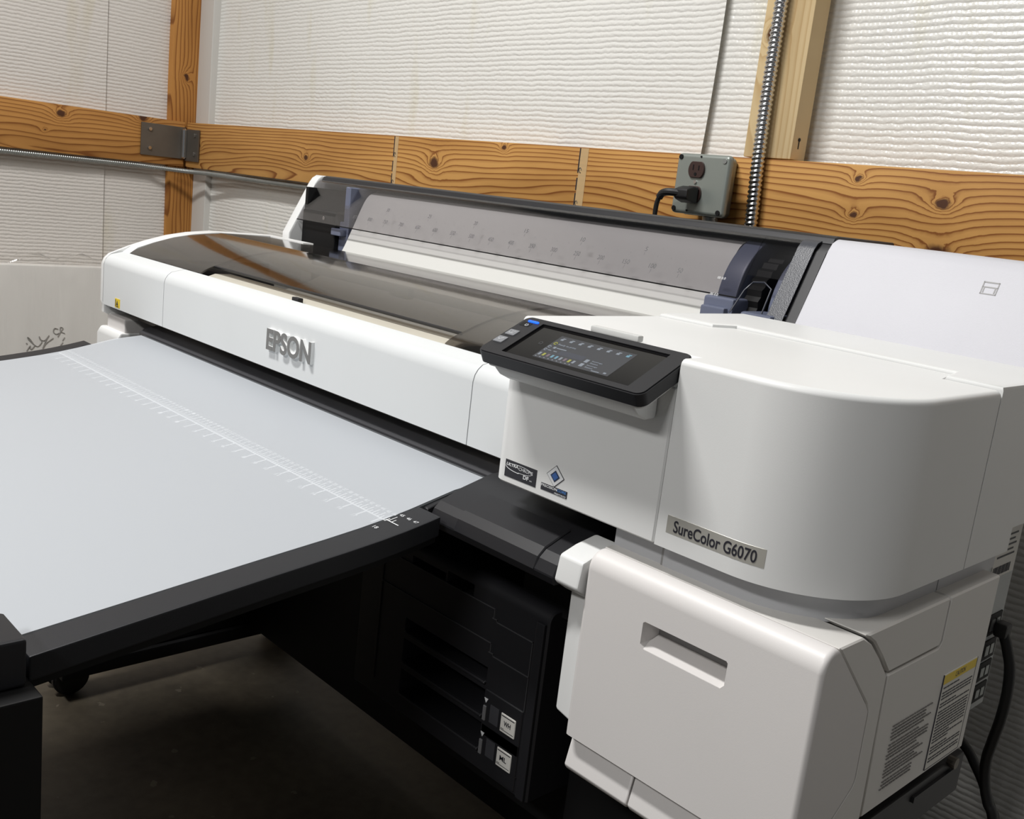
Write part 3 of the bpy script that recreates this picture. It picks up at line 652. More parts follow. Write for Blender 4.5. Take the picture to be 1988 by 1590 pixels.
def right_module():
    Z0, Z1 = -0.2735, -0.1135
    # pan panel below the touch screen
    mb = MB()
    def vert_left(e):
        p, q = e.verts; return p.co.x < -0.687 and q.co.x < -0.687 and p.co.y < 0.67 and q.co.y < 0.67
    mb.prism('Z', [(-0.690, 0.69)]+arc(-0.675, 0.680, 0.015, 0.015, 180, 270, 6)+[(-0.4855, 0.665), (-0.4855, 0.69)], Z0, -0.138, 0.0015, 1)
    pan = mb.build('front_panel', WHITE, PR)
    mb = MB(); mb.box(-0.690, -0.486, 0.70, 0.78, Z0, -0.142); mb.box(-0.690, -0.686, 0.688, 0.78, Z0, -0.138); mb.build('panel_side', WHITE, PR)
    # rounded front cabinet with the lid
    out = [(-0.70, 0.693), (-0.4840, 0.693), (-0.4840, 0.665), (-0.41, 0.665)]+arc(-0.41, 0.765, 0.10, 0.10, 270, 360, 20)[1:]+[(-0.31, 0.8815), (-0.362, 0.8815), (-0.372, 0.9255), (-0.618, 0.936), (-0.628, 0.9045), (-0.70, 0.9045)]
    def topfront(e):
        p, q = e.verts
        if not (p.co.z > Z1-1e-4 and q.co.z > Z1-1e-4): return False
        return not (p.co.x < -0.49 and q.co.x < -0.49) and not (p.co.y > 0.88 and q.co.y > 0.88) and not (abs(p.co.x+0.484) < 1e-3 and abs(q.co.x+0.484) < 1e-3)
    mb = MB(); mb.prism('Z', out, Z0, Z1, 0.0055, 3, only=topfront); lid = mb.build('rounded_cabinet', WHITE, PR)
    # rear block, a touch taller, its lip catching the light
    rear = [(-0.70, 0.907), (-0.6265, 0.907), (-0.6165, 0.9385), (-0.3705, 0.928), (-0.3605, 0.884), (-0.31, 0.884), (-0.31, 1.068), (-0.70, 1.068)]
    def front_top(e):
        p, q = e.verts; return p.co.z > Z1-1e-3 and q.co.z > Z1-1e-3 and min(p.co.y, q.co.y) < 1.06 and not (p.co.x > -0.311 and q.co.x > -0.311 and abs(p.co.z-q.co.z) > 1e-3)
    mb = MB(); mb.prism('Z', rear, -0.2500, Z1+0.0040, 0.0042, 2, only=front_top)
    mb.prism('Z', [(-0.70, 0.907), (-0.6265, 0.907), (-0.6165, 0.9385), (-0.3705, 0.928), (-0.3605, 0.884), (-0.31, 0.884), (-0.31, 0.982), (-0.70, 0.982)], Z0, -0.2500)
    mb.build('rear_block', WHITE, PR)
    mb = MB(); mb.box(-0.70, -0.3145, 0.87, 0.95, Z0+0.01, Z1-0.006); mb.build('lid_gap', GREYIN, PR)
    # recessed band under the cabinet
    band = [(-0.545, 0.689), (-0.488, 0.689), (-0.488, 0.687), (-0.415, 0.687)]+arc(-0.415, 0.771, 0.09, 0.084, 270, 360, 16)[1:]+[(-0.325, 0.8705), (-0.545, 0.8705)]
    mb = MB(); mb.prism('Z', band, -0.3005, Z0-0.0005); mb.build('band', BAND, PR)
    mb = MB(); mb.box(-0.545, -0.325, 0.8725, 1.0, -0.2985, Z0-0.0005); mb.build('band', BAND, PR)
    mb = MB(); mb.box(-0.4905, -0.4865, 0.6875, 0.6895, -0.2985, Z0-0.001); mb.build('band_seam', GREYIN, PR)
    # badges
    mb = MB(); mb.prism('Y', [(-0.474, -0.2595), (-0.3805, -0.2595), (-0.3805, -0.2440), (-0.474, -0.2440)], 0.66480, 0.6662, 0.0001, 1)
    def bend(mb):                                  # follow the cabinet's curve
        for k in range(1, 13):
            g = mb.bm.verts[:]+mb.bm.edges[:]+mb.bm.faces[:]
            bmesh.ops.bisect_plane(mb.bm, geom=g, plane_co=(-0.41+0.0025*k, 0, 0), plane_no=(1, 0, 0))
        for v in mb.bm.verts:
            if v.co.x > -0.41: v.co.y += 0.10-math.sqrt(0.01-(v.co.x+0.41)**2)
    bend(mb)
    pl = mb.build('name_plate', SILVER, PR); pl['label'] = 'silver name plate with dark lettering'
    mb = MB(); text_on(mb, 'SureColor G6070', (-0.4665, 0.66478, -0.2572), (1, 0, 0), (0, 0, 1), 0.0795, 0.0105, 0.0003, bold=0.012); bend(mb); mb.build('plate_lettering', DARKTXT, pl, smooth=0)
    mb = MB(); mb.box(-0.673, -0.6295, 0.6646, 0.666, -0.2665, -0.2495); b1 = mb.build('ink_badge', plastic('badge_black', (42, 42, 48), 0.35), pan)
    mb = MB()
    text_on(mb, 'ULTRA', (-0.6708, 0.6645, -0.2552), (1, 0, 0), (0, 0, 1), 0.0165, 0.0030, 0.0002, bold=0.03)
    text_on(mb, 'CHROME', (-0.6538, 0.6645, -0.2562), (1, 0, 0), (0, 0, 1), 0.0195, 0.0030, 0.0002)
    text_on(mb, 'DF', (-0.6468, 0.6645, -0.2630), (1, 0, 0), (0, 0, 1), 0.0075, 0.0038, 0.0002, bold=0.03)
    text_on(mb, 'ink', (-0.638, 0.6645, -0.2628), (1, 0, 0), (0, 0, 1), 0.0035, 0.0012, 0.0002)
    el = [(-0.653+0.0178*cos(radians(t)), 0.66445, -0.2555+0.0036*sin(radians(t))) for t in range(-95, 150, 8)]; mb.tube(el, 0.00022, 4)
    el = [(-0.653+0.0188*cos(radians(t)), 0.66445, -0.2555+0.0042*sin(radians(t))) for t in range(165, 275, 8)]; mb.tube(el, 0.00030, 4)
    mb.build('badge_lettering', WHITEINK, b1, smooth=0)
    cx, cz = -0.6055, -0.2485
    def dia(r, y0, y1, mbx): mbx.prism('Y', [(cx, cz-r), (cx+r*1.08, cz), (cx, cz+r), (cx-r*1.08, cz)], y0, y1)
    mb = MB(); mb.box(-0.6225, -0.5885, 0.6646, 0.666, -0.2655, -0.2588); dia(0.0106, 0.6646, 0.666, mb); b2 = mb.build('head_badge', plastic('badge_grey', (52, 52, 58), 0.35), pan)
    mb = MB(); dia(0.0098, 0.6643, 0.6652, mb); mb.build('white_diamond', WHITEINK, b2)
    mb = MB(); dia(0.0057, 0.6641, 0.6650, mb); mb.build('dark_diamond', plastic('navy', (38, 52, 80), 0.3), b2)
    mb = MB(); dia(0.0040, 0.6639, 0.6650, mb); mb.build('blue_gem', DIMBLUE, b2)
    mb = MB(); text_on(mb, 'PRECISION', (-0.6217, 0.6644, -0.2618), (1, 0, 0), (0, 0, 1), 0.0205, 0.0024, 0.0002, bold=0.012); text_on(mb, 'PRINTHEAD', (-0.604, 0.6644, -0.2650), (1, 0, 0), (0, 0, 1), 0.0145, 0.0014, 0.0002); mb.build('badge_lettering', WHITEINK, b2, smooth=0)
    mb = MB(); text_on(mb, 'CORE', (-0.6007, 0.6644, -0.2618), (1, 0, 0), (0, 0, 1), 0.0112, 0.0024, 0.0002, bold=0.012); mb.build('badge_lettering', plastic('sky_print', (90, 140, 205), 0.4), b2, smooth=0)
right_module()

def touch_panel():
    # slab tilted towards the viewer; local frame: u along X, v up the slope, w out of the face
    A = Vector((-0.6835, 0.6195, -0.1420)); sl = Vector((0, 0.064, 0.031)).normalized(); U = Vector((1, 0, 0)); Wn = U.cross(sl)
    wu, wv = 0.1985, 0.0715
    def P(u, v, w=0.0): return A+U*u+sl*v+Wn*w
    def rr(u0, u1, v0, v1, r, n=5):
        pts = []
        for (cu, cv, a0) in ((u1-r, v0+r, -90), (u1-r, v1-r, 0), (u0+r, v1-r, 90), (u0+r, v0+r, 180)):
            pts += [(cu+r*cos(radians(a0+90*i/n)), cv+r*sin(radians(a0+90*i/n))) for i in range(n+1)]
        return pts
    def slab(mb, pts, w0, w1, bev=0):
        b = bmesh.new(); lo = [b.verts.new(P(u, v, w0)) for u, v in pts]; hi = [b.verts.new(P(u, v, w1)) for u, v in pts]; n = len(pts)
        for i in range(n): b.faces.new((lo[i], lo[(i+1) % n], hi[(i+1) % n], hi[i]))
        b.faces.new(lo[::-1]); ht = b.faces.new(hi); bmesh.ops.recalc_face_normals(b, faces=b.faces)
        if bev: bmesh.ops.bevel(b, geom=list(ht.edges), offset=bev, segments=2, affect='EDGES')
        mb.add(b)
    # bezel ring around a sunken glass
    mb = MB(); slab(mb, rr(0, wu, 0, wv, 0.008), -0.0125, 0.0, 0.0012); bz = mb.build('control_panel', BLACK, PR)
    bz['label'] = 'black touch screen panel'
    c = MB(); slab(c, rr(0.0270, 0.1790, 0.0075, 0.0635, 0.0006, 2), -0.0022, 0.01); cut(bz, c)
    mb = MB(); slab(mb, rr(0.0280, 0.1780, 0.0082, 0.0628, 0.0005, 2), -0.0040, -0.0019); gl = mb.build('screen_glass', SCREEN, bz)
    lu0, lu1, lv0, lv1 = 0.0600, 0.1500, 0.0145, 0.0545
    mb = MB(); slab(mb, [(lu0, lv0), (lu1, lv0), (lu1, lv1), (lu0, lv1)], -0.0019, -0.0018); mb.build('lcd', LCD, bz)
    mb = MB(); my = MB(); mbl = MB(); mg = MB(); mr = MB()
    def q(m, u0, u1, v0, v1, w=-0.0017):
        m.bm.faces.new([m.bm.verts.new(P(*t, w)) for t in ((u0, v0), (u1, v0), (u1, v1), (u0, v1))])
    def ring(m, cu, cv, r):
        m.tube([P(cu+r*cos(t), cv+r*sin(t), -0.0016) for t in [i*pi/5 for i in range(10)]], 0.0003, 4)
    for i in range(8):
        u = lu0+0.004+i*0.0112
        (q(mb if i < 7 else mbl, u, u+0.0035, lv1-0.0072, lv1-0.0045), q(mb if i < 7 else mbl, u+0.001, u+0.0045, lv1-0.0042, lv1-0.0030))
    text_on(mb, 'Ready to print.', P(lu0+0.0085, lv1-0.0155, -0.0017), U, sl, 0.022, 0.0030, 0.0001)
    ring(my, lu0+0.0045, lv1-0.0135, 0.0018)
    ring(mb, lu0+0.003, lv1-0.020, 0.0016); q(mb, lu0+0.008, lu0+0.011, lv1-0.0215, lv1-0.0185); q(mb, lu0+0.012, lu0+0.024, lv1-0.0206, lv1-0.0194)
    ring(mb, lu0+0.003, lv1-0.0255, 0.0015); q(mb, lu0+0.006, lu0+0.010, lv1-0.0258, lv1-0.0248); q(mb, lu0+0.013, lu0+0.017, lv1-0.0258, lv1-0.0248)
    for i in range(9):
        u = lu0+0.002+i*0.0052; m_ = (mb, my, mr, mbl, mbl, mb, mr, my, mb)[i]
        q(m_, u, u+0.0026, lv0+0.0045, lv0+0.0090); q(mb, u, u+0.0016, lv0+0.0014, lv0+0.0024)
    q(mg, lu0+0.020, lu0+0.050, lv0+0.0115, lv0+0.0185, -0.00175)
    for v in (lv0+0.0105, lv0+0.0035):
        q(mb, lu0+0.053, lu0+0.057, v, v+0.005); text_on(mb, 'Settings', P(lu0+0.060, v+0.003, -0.0017), U, sl, 0.012, 0.0018, 0.0001); text_on(mb, 'Status', P(lu0+0.0605, v, -0.0017), U, sl, 0.009, 0.0018, 0.0001)
    q(mb, lu0+0.070, lu0+0.079, lv0+0.0012, lv0+0.0022); q(mb, lu0+0.083, lu0+0.086, lv0+0.002, lv0+0.004)
    mb.build('screen_print', ICON, bz, smooth=0); my.build('screen_print', ICONY, bz, smooth=0); mbl.build('screen_print', ICONB, bz, smooth=0)
    mg.build('screen_print', emit('lcd_panel', (62, 66, 78), 0.8), bz, smooth=0); mr.build('screen_print', emit('lcd_mauve', (140, 120, 130), 0.7), bz, smooth=0)
    mb = MB(); hu, hv = 0.0500, 0.0365
    mb.tube([P(hu+dx, hv+dv, -0.0017) for dx, dv in ((-0.0022, 0), (0, 0.0022), (0.0022, 0), (0.0016, 0), (0.0016, -0.002), (-0.0016, -0.002), (-0.0016, 0), (-0.0022, 0))], 0.0002, 4); mb.build('home_icon', emit('home_glow', (110, 110, 112), 0.6), bz)
    # keys on the left
    for (u0, u1, v0, v1) in ((0.0040, 0.0165, 0.0335, 0.0430), (0.0030, 0.0150, 0.0185, 0.0290)):
        mb = MB(); slab(mb, rr(u0, u1, v0, v1, 0.001, 2), -0.001, 0.0009, 0.0003); kb = mb.build('key', BTN, bz)
        mb = MB(); cu, cv = (u0+u1)/2, (v0+v1)/2
        if v0 > 0.03:
            mb.tube([P(cu+dx, cv+dv, 0.0011) for dx, dv in ((-0.0028, 0.0018), (-0.0028, -0.0018), (0.0028, -0.0018), (0.0028, 0.0018))], 0.00028, 4); mb.tube([P(cu, cv+0.002, 0.0011), P(cu, cv-0.0006, 0.0011)], 0.00028, 4)
        else:
            mb.tube([P(cu+dx, cv+dv, 0.0011) for dx, dv in ((-0.0028, 0.001), (-0.0004, -0.0016), (0.003, 0.002))], 0.0003, 4)
        mb.build('key_symbol', WHITEINK, kb)
    mb = MB(); slab(mb, rr(0.0040, 0.0165, 0.0530, 0.0605, 0.001, 2), -0.001, 0.0002); pb = mb.build('power_key', DEEP, bz)
    mb = MB(); pu, pv = 0.0125, 0.0555
    mb.tube([P(pu+0.0018*cos(t), pv+0.0018*sin(t), 0.0004) for t in [pi*0.7+i*0.45 for i in range(12)]], 0.0003, 4); mb.tube([P(pu, pv+0.0022, 0.0004), P(pu, pv+0.0006, 0.0004)], 0.0003, 4); mb.build('power_symbol', WHITEINK, pb)
    mb = MB(); slab(mb, rr(0.0080, 0.0220, 0.0612, 0.0638, 0.0012, 2), -0.001, 0.0012, 0.0004); mb.build('power_light', BLUELED, bz)
    mb = MB(); ring(mb, 0.156, 0.0042, 0.0014); mb.build('tag_symbol', BTN, bz)
    # alert lamp standing behind the top edge
    mb = MB(); mb.box(-0.606, -0.549, 0.6865, 0.6945, -0.1125, -0.1065, 0.0015); al = mb.build('alert_lamp', FROST, PR)
    # white bracket beneath
    mb = MB(); slab(mb, rr(0.004, wu-0.004, 0.003, wv-0.003, 0.008), -0.0165, -0.0126); mb.build('panel_base', WHITE, PR)
    mb = MB(); mb.prism('X', [(0.632, -0.1560), (0.664, -0.1415), (0.664, -0.168), (0.652, -0.1685), (0.640, -0.1635)], -0.672, -0.5000, 0.003, 2); mb.build('panel_bracket', WHITE, PR)
touch_panel()

def lower_module():
    x0, x1 = -0.545, XR
    ZT, ZB = -0.2985, -0.4780
    # door with a rounded top edge and a pull recess
    prof = [(0.655, ZB)]+[(0.655, -0.316)]+arc(0.671, -0.316, 0.016, 0.0175, 180, 95, 6)[1:]+[(0.673, ZT), (0.7385, -0.3625), (0.7445, -0.370), (0.7460, -0.430), (0.7435, -0.437), (0.7130, -0.4600), (0.7130, ZB)]
    def ends(e):
        p, q = e.verts
        return (abs(p.co.x-q.co.x) < 1e-6) and ((p.co.y < 0.6735 and q.co.y < 0.6735))
    mb = MB(); mb.prism('X', prof, x0, x1-0.0, 0.0045, 3, only=ends); door = mb.build('front_door', OFFWHITE, PR)
    c = MB(); c.prism('Y', [(x, z) for x, z in ((-0.4735, -0.3385), (-0.3905, -0.3385), (-0.3890, -0.3400), (-0.3890, -0.3590), (-0.3925, -0.3630), (-0.4715, -0.3630), (-0.4755, -0.3590), (-0.4755, -0.3400))], 0.60, 0.688); cut(door, c)
    b = MB(); b.prism('X', [(0.6552, -0.3628), (0.687, -0.3545), (0.687, -0.3628)], -0.4750, -0.3895); b.build('pull_sill', OFFWHITE, door)
    side = plastic('side_white', (224, 222, 218), 0.42, 0.45, grain=0.05, gscale=1500)
    A_ = [(0.6745, ZT), (0.7115, ZT), (0.7285, -0.3080), (0.7480, -0.3250), (0.7670, -0.3440), (0.7720, ZB), (0.7145, ZB), (0.7145, -0.4607), (0.7448, -0.4380), (0.7475, -0.4300), (0.7460, -0.3695), (0.7400, -0.3618)]
    mb = MB(); mb.prism('X', A_, x0, x1, 0.0012, 1); mb.build('side_front_panel', side, PR)
    B_ = [(0.7150, -0.2972), (0.8682, -0.2972), (0.8682, -0.3380), (0.8640, -0.3425), (0.7690, -0.3425), (0.7505, -0.3235), (0.7320, -0.3070)]
    mb = MB(); mb.prism('X', B_, x0+0.01, x1, 0.0015, 1); mb.build('side_hatch', side, PR)
    C_ = [(0.8700, -0.2972), (0.9800, -0.2972), (0.9800, ZB), (0.7738, ZB), (0.7690, -0.3445), (0.8648, -0.3445), (0.8700, -0.3390)]
    mb = MB(); mb.prism('X', C_, x0+0.01, x1, 0.0015, 1); sp = mb.build('side_rear_panel', side, PR)
    mb = MB(); mb.box(x0+0.004, x1-0.006, 0.68, 0.974, ZB+0.006, ZT-0.006); mb.build('core', GREYIN, PR)
    # skirt under the door
    mb = MB(); mb.prism('X', [(0.668, ZB), (0.700, ZB), (0.700, -0.520), (0.665, -0.518), (0.660, -0.512)], x0, -0.4695, 0.0015, 1); mb.build('skirt', OFFWHITE, PR)
    mb = MB(); mb.prism('X', [(0.668, ZB), (0.700, ZB), (0.700, -0.520), (0.665, -0.518), (0.660, -0.512)], -0.4675, x1-0.02, 0.0015, 1); mb.build('skirt', OFFWHITE, PR)
    # white corner block and post to the left of the door
    mb = MB(); mb.prism('X', [(0.648, -0.3375), (0.652, -0.3120), (0.672, -0.3055), (0.700, -0.300), (0.700, -0.349), (0.664, -0.3475)], -0.5770, -0.5470, 0.003, 2); mb.build('corner_block', WHITE, PR)
    mb = MB(); mb.prism('Z', [(-0.5740, 0.671), (-0.5465, 0.664), (-0.5465, 0.72), (-0.5740, 0.72)], -0.472, -0.3475, 0.003, 2); mb.build('corner_post', WHITE, PR)
    # side print: caution label and rows of small print
    X = x1+0.0006
    mb = MB()
    def sq(m, y0, y1, z0, z1, d=0.0): m.box(X-0.001, X+d, y0, y1, z0, z1)
    sq(mb, 0.892, 0.9665, -0.4735, -0.3775); lb = mb.build('caution_label', PAPER, PR); lb['label'] = 'caution label with yellow heading'
    mb = MB(); sq(mb, 0.8935, 0.965, -0.3875, -0.3785, 0.0002); hd = mb.build('label_heading', YELLOW, lb)
    mb = MB(); text_on(mb, 'CAUTION', (X+0.0002, 0.918, -0.3855), (0, 1, 0), (0, 0, 1), 0.022, 0.005, 0.0001); 
    rnd = random.Random(3)
    z = -0.391
    while z > -0.468:
        y = 0.896
        end = 0.962 if rnd.random() > 0.3 else 0.93
        while y < end:
            w = rnd.uniform(0.003, 0.009); sq(mb, y, min(y+w, end), z-0.0013, z, 0.0003); y += w+0.0014
        z -= 0.0031 if rnd.random() > 0.2 else 0.005
    for y0, y1, z0, z1 in ((0.8925, 0.966, -0.4738, -0.4732), (0.8918, 0.8925, -0.4735, -0.3775), (0.966, 0.9667, -0.4735, -0.3775)): sq(mb, y0, y1, z0, z1, 0.0002)
    mb.build('label_print', DARKTXT, lb, smooth=0)
    mb = MB(); z = -0.4000
    pp = 0
    while z > -0.462:
        y = 0.799+rnd.uniform(0, 0.003)
        end = 0.878-rnd.choice([0, 0.004, 0.02, 0.012])
        while y < end:
            w = rnd.uniform(0.003, 0.008); sq(mb, y, min(y+w, end), z-0.0010, z, 0.0002); y += w+0.0016
        pp += 1; z -= 0.0033 if pp % 5 else 0.0046
    mb.build('small_print', GREYTXT if False else plastic('print_grey', (112, 110, 108), 0.5), sp, smooth=0)
    # rear metal chassis with sockets
    mb = MB(); mb.box(-0.60, -0.36, 0.99, 1.175, -0.51, -0.2755, 0.002); ch = mb.build('rear_chassis', GREYMET, PR)
    for z0, z1 in ((-0.418, -0.392), (-0.448, -0.424), (-0.474, -0.451), (-0.500, -0.478)):
        mb = MB(); mb.box(-0.361, -0.3585, 1.128, 1.168, z0, z1, 0.001); sk = mb.build('socket', DEEP, ch)
        mb = MB(); mb.box(-0.359, -0.3575, 1.137, 1.147, z0+0.006, z1-0.006); mb.box(-0.359, -0.3575, 1.151, 1.160, z0+0.006, z1-0.006); mb.build('socket_pins', STEEL, sk)
    mb = MB(); mb.box(-0.3605, -0.3592, 1.105, 1.170, -0.345, -0.285); sl_ = mb.build('serial_label', PAPER, ch)
    mb = MB()
    for i in range(14): mb.box(-0.3595, -0.3588, 1.108+0.0035*i, 1.1095+0.0035*i+(0.001 if i % 3 else 0), -0.342, -0.332)
    for i in range(5): mb.box(-0.3595, -0.3588, 1.112, 1.16-0.006*(i % 2), -0.322+0.006*i, -0.320+0.006*i)
    mb.build('serial_print', DARKTXT, sl_, smooth=0)
lower_module()

def ink_module():
    # black shelf under the touch panel with its raised maintenance cover
    sh = [(0.653, -0.3455), (0.650, -0.337), (0.655, -0.326), (0.663, -0.3190), (0.69, -0.3085), (0.73, -0.298), (0.80, -0.292), (0.80, -0.3455)]
    mb = MB(); mb.prism('X', sh, -0.762, -0.5795, 0.001, 1); s = mb.build('ink_shelf', BLACK, PR, smooth=14)
    ck = [(0.648, -0.3330), (0.648, -0.3270), (0.66, -0.3235), (0.69, -0.3165), (0.72, -0.3130), (0.743, -0.3100), (0.743, -0.34), (0.66, -0.345)]
    mb = MB(); mb.prism('X', ck, -0.7700, -0.7630, 0.001, 1); mb.build('shelf_cheek', BLACK, s)
    cv = [(0.6490, -0.3380), (0.6535, -0.3250), (0.6620, -0.3172), (0.695, -0.3040), (0.695, -0.312), (0.660, -0.330)]
    mb = MB(); mb.prism('X', cv, -0.722, -0.604, 0.0012, 1); mb.build('service_cover', BLACK, s, smooth=14)
    mb = MB(); mb.box(-0.762, -0.700, 0.80, 0.88, -0.60, -0.28); mb.box(-0.70, -0.575, 0.74, 0.80, -0.42, -0.33); mb.build('shelf_back', DEEP, PR)
    # ink supply unit: body, two rows of closed drawers, two open bays
    X0, X1, Y0 = -0.935, -0.640, 0.722
    mb = MB(); mb.prism('X', [(Y0, -0.632), (Y0, -0.424)]+arc(Y0+0.012, -0.424, 0.012, 0.012, 180, 90, 5)[1:]+[(0.80, -0.412), (0.80, -0.632)], X0-0.03, X1-0.0, 0.002, 1); body = mb.build('ink_unit', BLACK, PR)
    c = MB(); c.box(-0.868, -0.806, 0.70, 0.75, -0.4375, -0.428); c.box(-0.803, -0.757, 0.70, 0.75, -0.4375, -0.424); cut(body, c)
    for i in range(3):
        c = MB(); za, zb = ((-0.528, -0.508), (-0.568, -0.5345), (-0.609, -0.5745))[i]; c.box(-0.870, -0.7215, 0.70, 0.765, za+0.004, zb); cut(body, c)
    line = plastic('seam_highlight', (74, 74, 76), 0.4)  # lighter grey paints the thin highlights along the drawer seams
    def dr(zt, zb):
        """outline lip of one drawer front: steps down towards the right"""
        m = MB(); y0, y1 = Y0-0.0014, Y0+0.001; w = 0.0007
        m.box(X0+0.014, -0.7195, y0, y1, zt-w, zt); m.box(-0.7202, -0.7195, y0, y1, zt-0.011, zt); m.box(-0.7225, -0.7145, y0, y1, zt-0.0117, zt-0.011)
        m.box(-0.7152, -0.7145, y0, y1, zt-0.0135, zt-0.011); m.box(-0.7145, -0.6585, y0, y1, zt-0.0142, zt-0.0135); m.box(-0.6592, -0.6585, y0, y1, zb, zt-0.0135)
        return m
    for zt, zb in ((-0.438, -0.492), (-0.478, -0.5315)): dr(zt, zb).build('drawer_seam', line, body)
    mb = MB(); mb.box(X0+0.014, -0.925, Y0-0.001, Y0+0.001, -0.61, -0.44); mb.box(-0.690, -0.6585, Y0-0.0012, Y0+0.001, -0.6105, -0.6098); mb.build('drawer_seam', plastic('seam_dark', (30, 30, 31), 0.4), body)
    for i, (z, s) in enumerate(((-0.528, None), (-0.568, 'WH'), (-0.609, 'ML'))):
        m = MB(); m.prism('X', [(Y0-0.0035, z+0.0035), (Y0+0.010, z+0.0045), (Y0+0.04, z+0.004), (Y0+0.04, z), (Y0-0.0035, z)], -0.868, -0.7215, 0.0012, 1); d = m.build('bay_shelf', BLACK, body)
        if s:
            m = MB(); m.box(-0.7195, -0.660, Y0-0.0016, Y0+0.001, z-0.0185, z+0.036, 0.001, 1); tab = m.build('drawer_front', BLACK, body)
            m = MB(); m.box(-0.6905, -0.6675, Y0-0.0026, Y0-0.001, z-0.0005, z+0.0215, 0.0008, 1); lab = m.build('colour_label', PAPER, tab); lab['label'] = 'white colour label reading ' + s
            m = MB(); text_on(m, s, (-0.6845, Y0-0.0028, z+0.0085), (1, 0, 0), (0, 0, 1), 0.0105, 0.0058, 0.0002, bold=0.01)
            m.box(-0.689, -0.669, Y0-0.0028, Y0-0.0026, z+0.0185, z+0.0195); m.box(-0.689, -0.669, Y0-0.0028, Y0-0.0026, z+0.0026, z+0.0032); m.box(-0.689, -0.684, Y0-0.0028, Y0-0.0026, z+0.0040, z+0.0046); m.build('label_print', DARKTXT, lab, smooth=0)
            m = MB(); m.box(-0.7085, -0.6945, Y0-0.0020, Y0+0.0, z+0.001, z+0.022); m.build('clear_window', GREYIN if False else plastic('smoky_window', (70, 70, 74), 0.2), tab)
            m = MB(); m.box(-0.7195, -0.7145, Y0-0.0032, Y0, z-0.001, z+0.017, 0.0008, 1); m.build('slide_latch', plastic('latch_grey', (112, 112, 114), 0.4), tab)
            m = MB(); m.prism('Y', [(-0.7190, z+0.0260), (-0.7130, z+0.0260), (-0.7160, z+0.0205)], Y0-0.0022, Y0-0.001); m.build('arrow_mark', WHITEINK, tab)
    m = MB(); m.box(-0.655, -0.6425, Y0-0.004, Y0+0.06, -0.63, -0.425, 0.002); m.build('unit_cheek', BLACK, body)
ink_module()

def stand():
    # the printer's own black stand: legs, cross panel, feet with castors
    mb = MB(); mb.box(-1.90, -1.86, 0.745, 1.12, -1.0, -0.452, 0.004); lg = mb.build('stand_leg', DEEP, PR)
    mb = MB(); mb.box(-1.915, -1.85, 0.68, 1.25, -1.03, -1.0, 0.004); mb.build('stand_foot', DEEP, PR)
    mb = MB(); mb.box(-0.62, -0.40, 0.76, 1.12, -1.0, -0.521, 0.004); mb.build('stand_leg', DEEP, PR)
    mb = MB(); mb.box(-0.52, -0.45, 0.62, 1.25, -1.03, -1.0, 0.004); mb.build('stand_foot', DEEP, PR)
    mb = MB(); mb.box(-1.86, -0.60, 1.085, 1.12, -1.0, -0.34, 0.003); mb.build('cross_panel', DEEP, PR)
    mb = MB(); mb.box(-0.97, -0.62, 0.801, 1.085, -0.71, -0.42, 0.004); mb.build('ink_unit_housing', DEEP, PR)
    mb = MB(); mb.box(-0.345, -0.318, 0.735, 1.02, -0.545, -0.500, 0.003); mb.box(-0.42, -0.335, 0.70, 1.0, -0.520, -0.480); mb.box(-0.3185, -0.315, 0.90, 0.99, -0.514, -0.508); mb.build('stand_rail', BLACK, PR)
    mb = MB(); mb.cyl((-0.3165, 0.985, -0.500), 'X', 0.006, 0.008, 10); mb.build('rail_bolt', DULLSTEEL, PR)
    mb = MB(); mb.prism('X', [(0.70, -0.521), (0.80, -0.521), (0.80, -0.60), (0.72, -0.60)], -0.455, -0.33, 0.003, 1); mb.build('waste_tank_bracket', BLACK, PR)
    for x in (-1.912, -0.485):
        for y in (0.712, 1.2):
            m = MB(); m.cyl((x-0.021, y, -H+0.036), 'X', 0.036, 0.018, 28, bev=0.004); m.cyl((x+0.021, y, -H+0.036), 'X', 0.036, 0.018, 28, bev=0.004); m.cyl((x, y, -H+0.036), 'X', 0.012, 0.05, 16)
            w = m.build('castor', RUBBER, PR)
            m = MB(); m.box(x-0.008, x+0.008, y-0.02, y+0.03, -H+0.034, -H+0.05); m.cyl((x, y, -H+0.052), 'Z', 0.014, 0.01, 14); m.build('castor_fork', DEEP, w)
stand()

# ---------------------------------------------------------------- film web on the rear roll
def film_web():
    prof = [(1.335, -0.075), (1.315, -0.040), (1.285, -0.026), (1.25, -0.0225), (1.225, -0.0235), (1.207, -0.030), (1.196, -0.042), (1.186, -0.062), (1.174, -0.090), (1.163, -0.115), (1.150, -0.143), (1.128, -0.175), (1.095, -0.200), (1.05, -0.218), (0.99, -0.235)]
    prof = [tuple(p)[:2] for p in spline([(y, z, 0) for y, z in prof], 4)]
    r = empty('film_roll', (-1.25, 1.245, -0.13), 'roll of white transfer film lying under the smoked rear cover', 'film roll')
    mb = MB(); mb.prism('X', list(prof)+[(y+0.001, z-0.0006) for y, z in prof][::-1], -1.695, -0.806); mb.build('film_web', FILMROLL, r, smooth=60)
    mb = MB(); mb.cyl((-1.25, 1.2685, -0.1), 'X', 0.070, 0.885, 48); mb.build('wound_film', FILMROLL, r)
    mb = MB(); mb.cyl((-1.25, 1.2685, -0.1), 'X', 0.028, 0.90, 24); mb.build('core_tube', plastic('cardboard', (150, 120, 90), 0.7), r)
film_web()

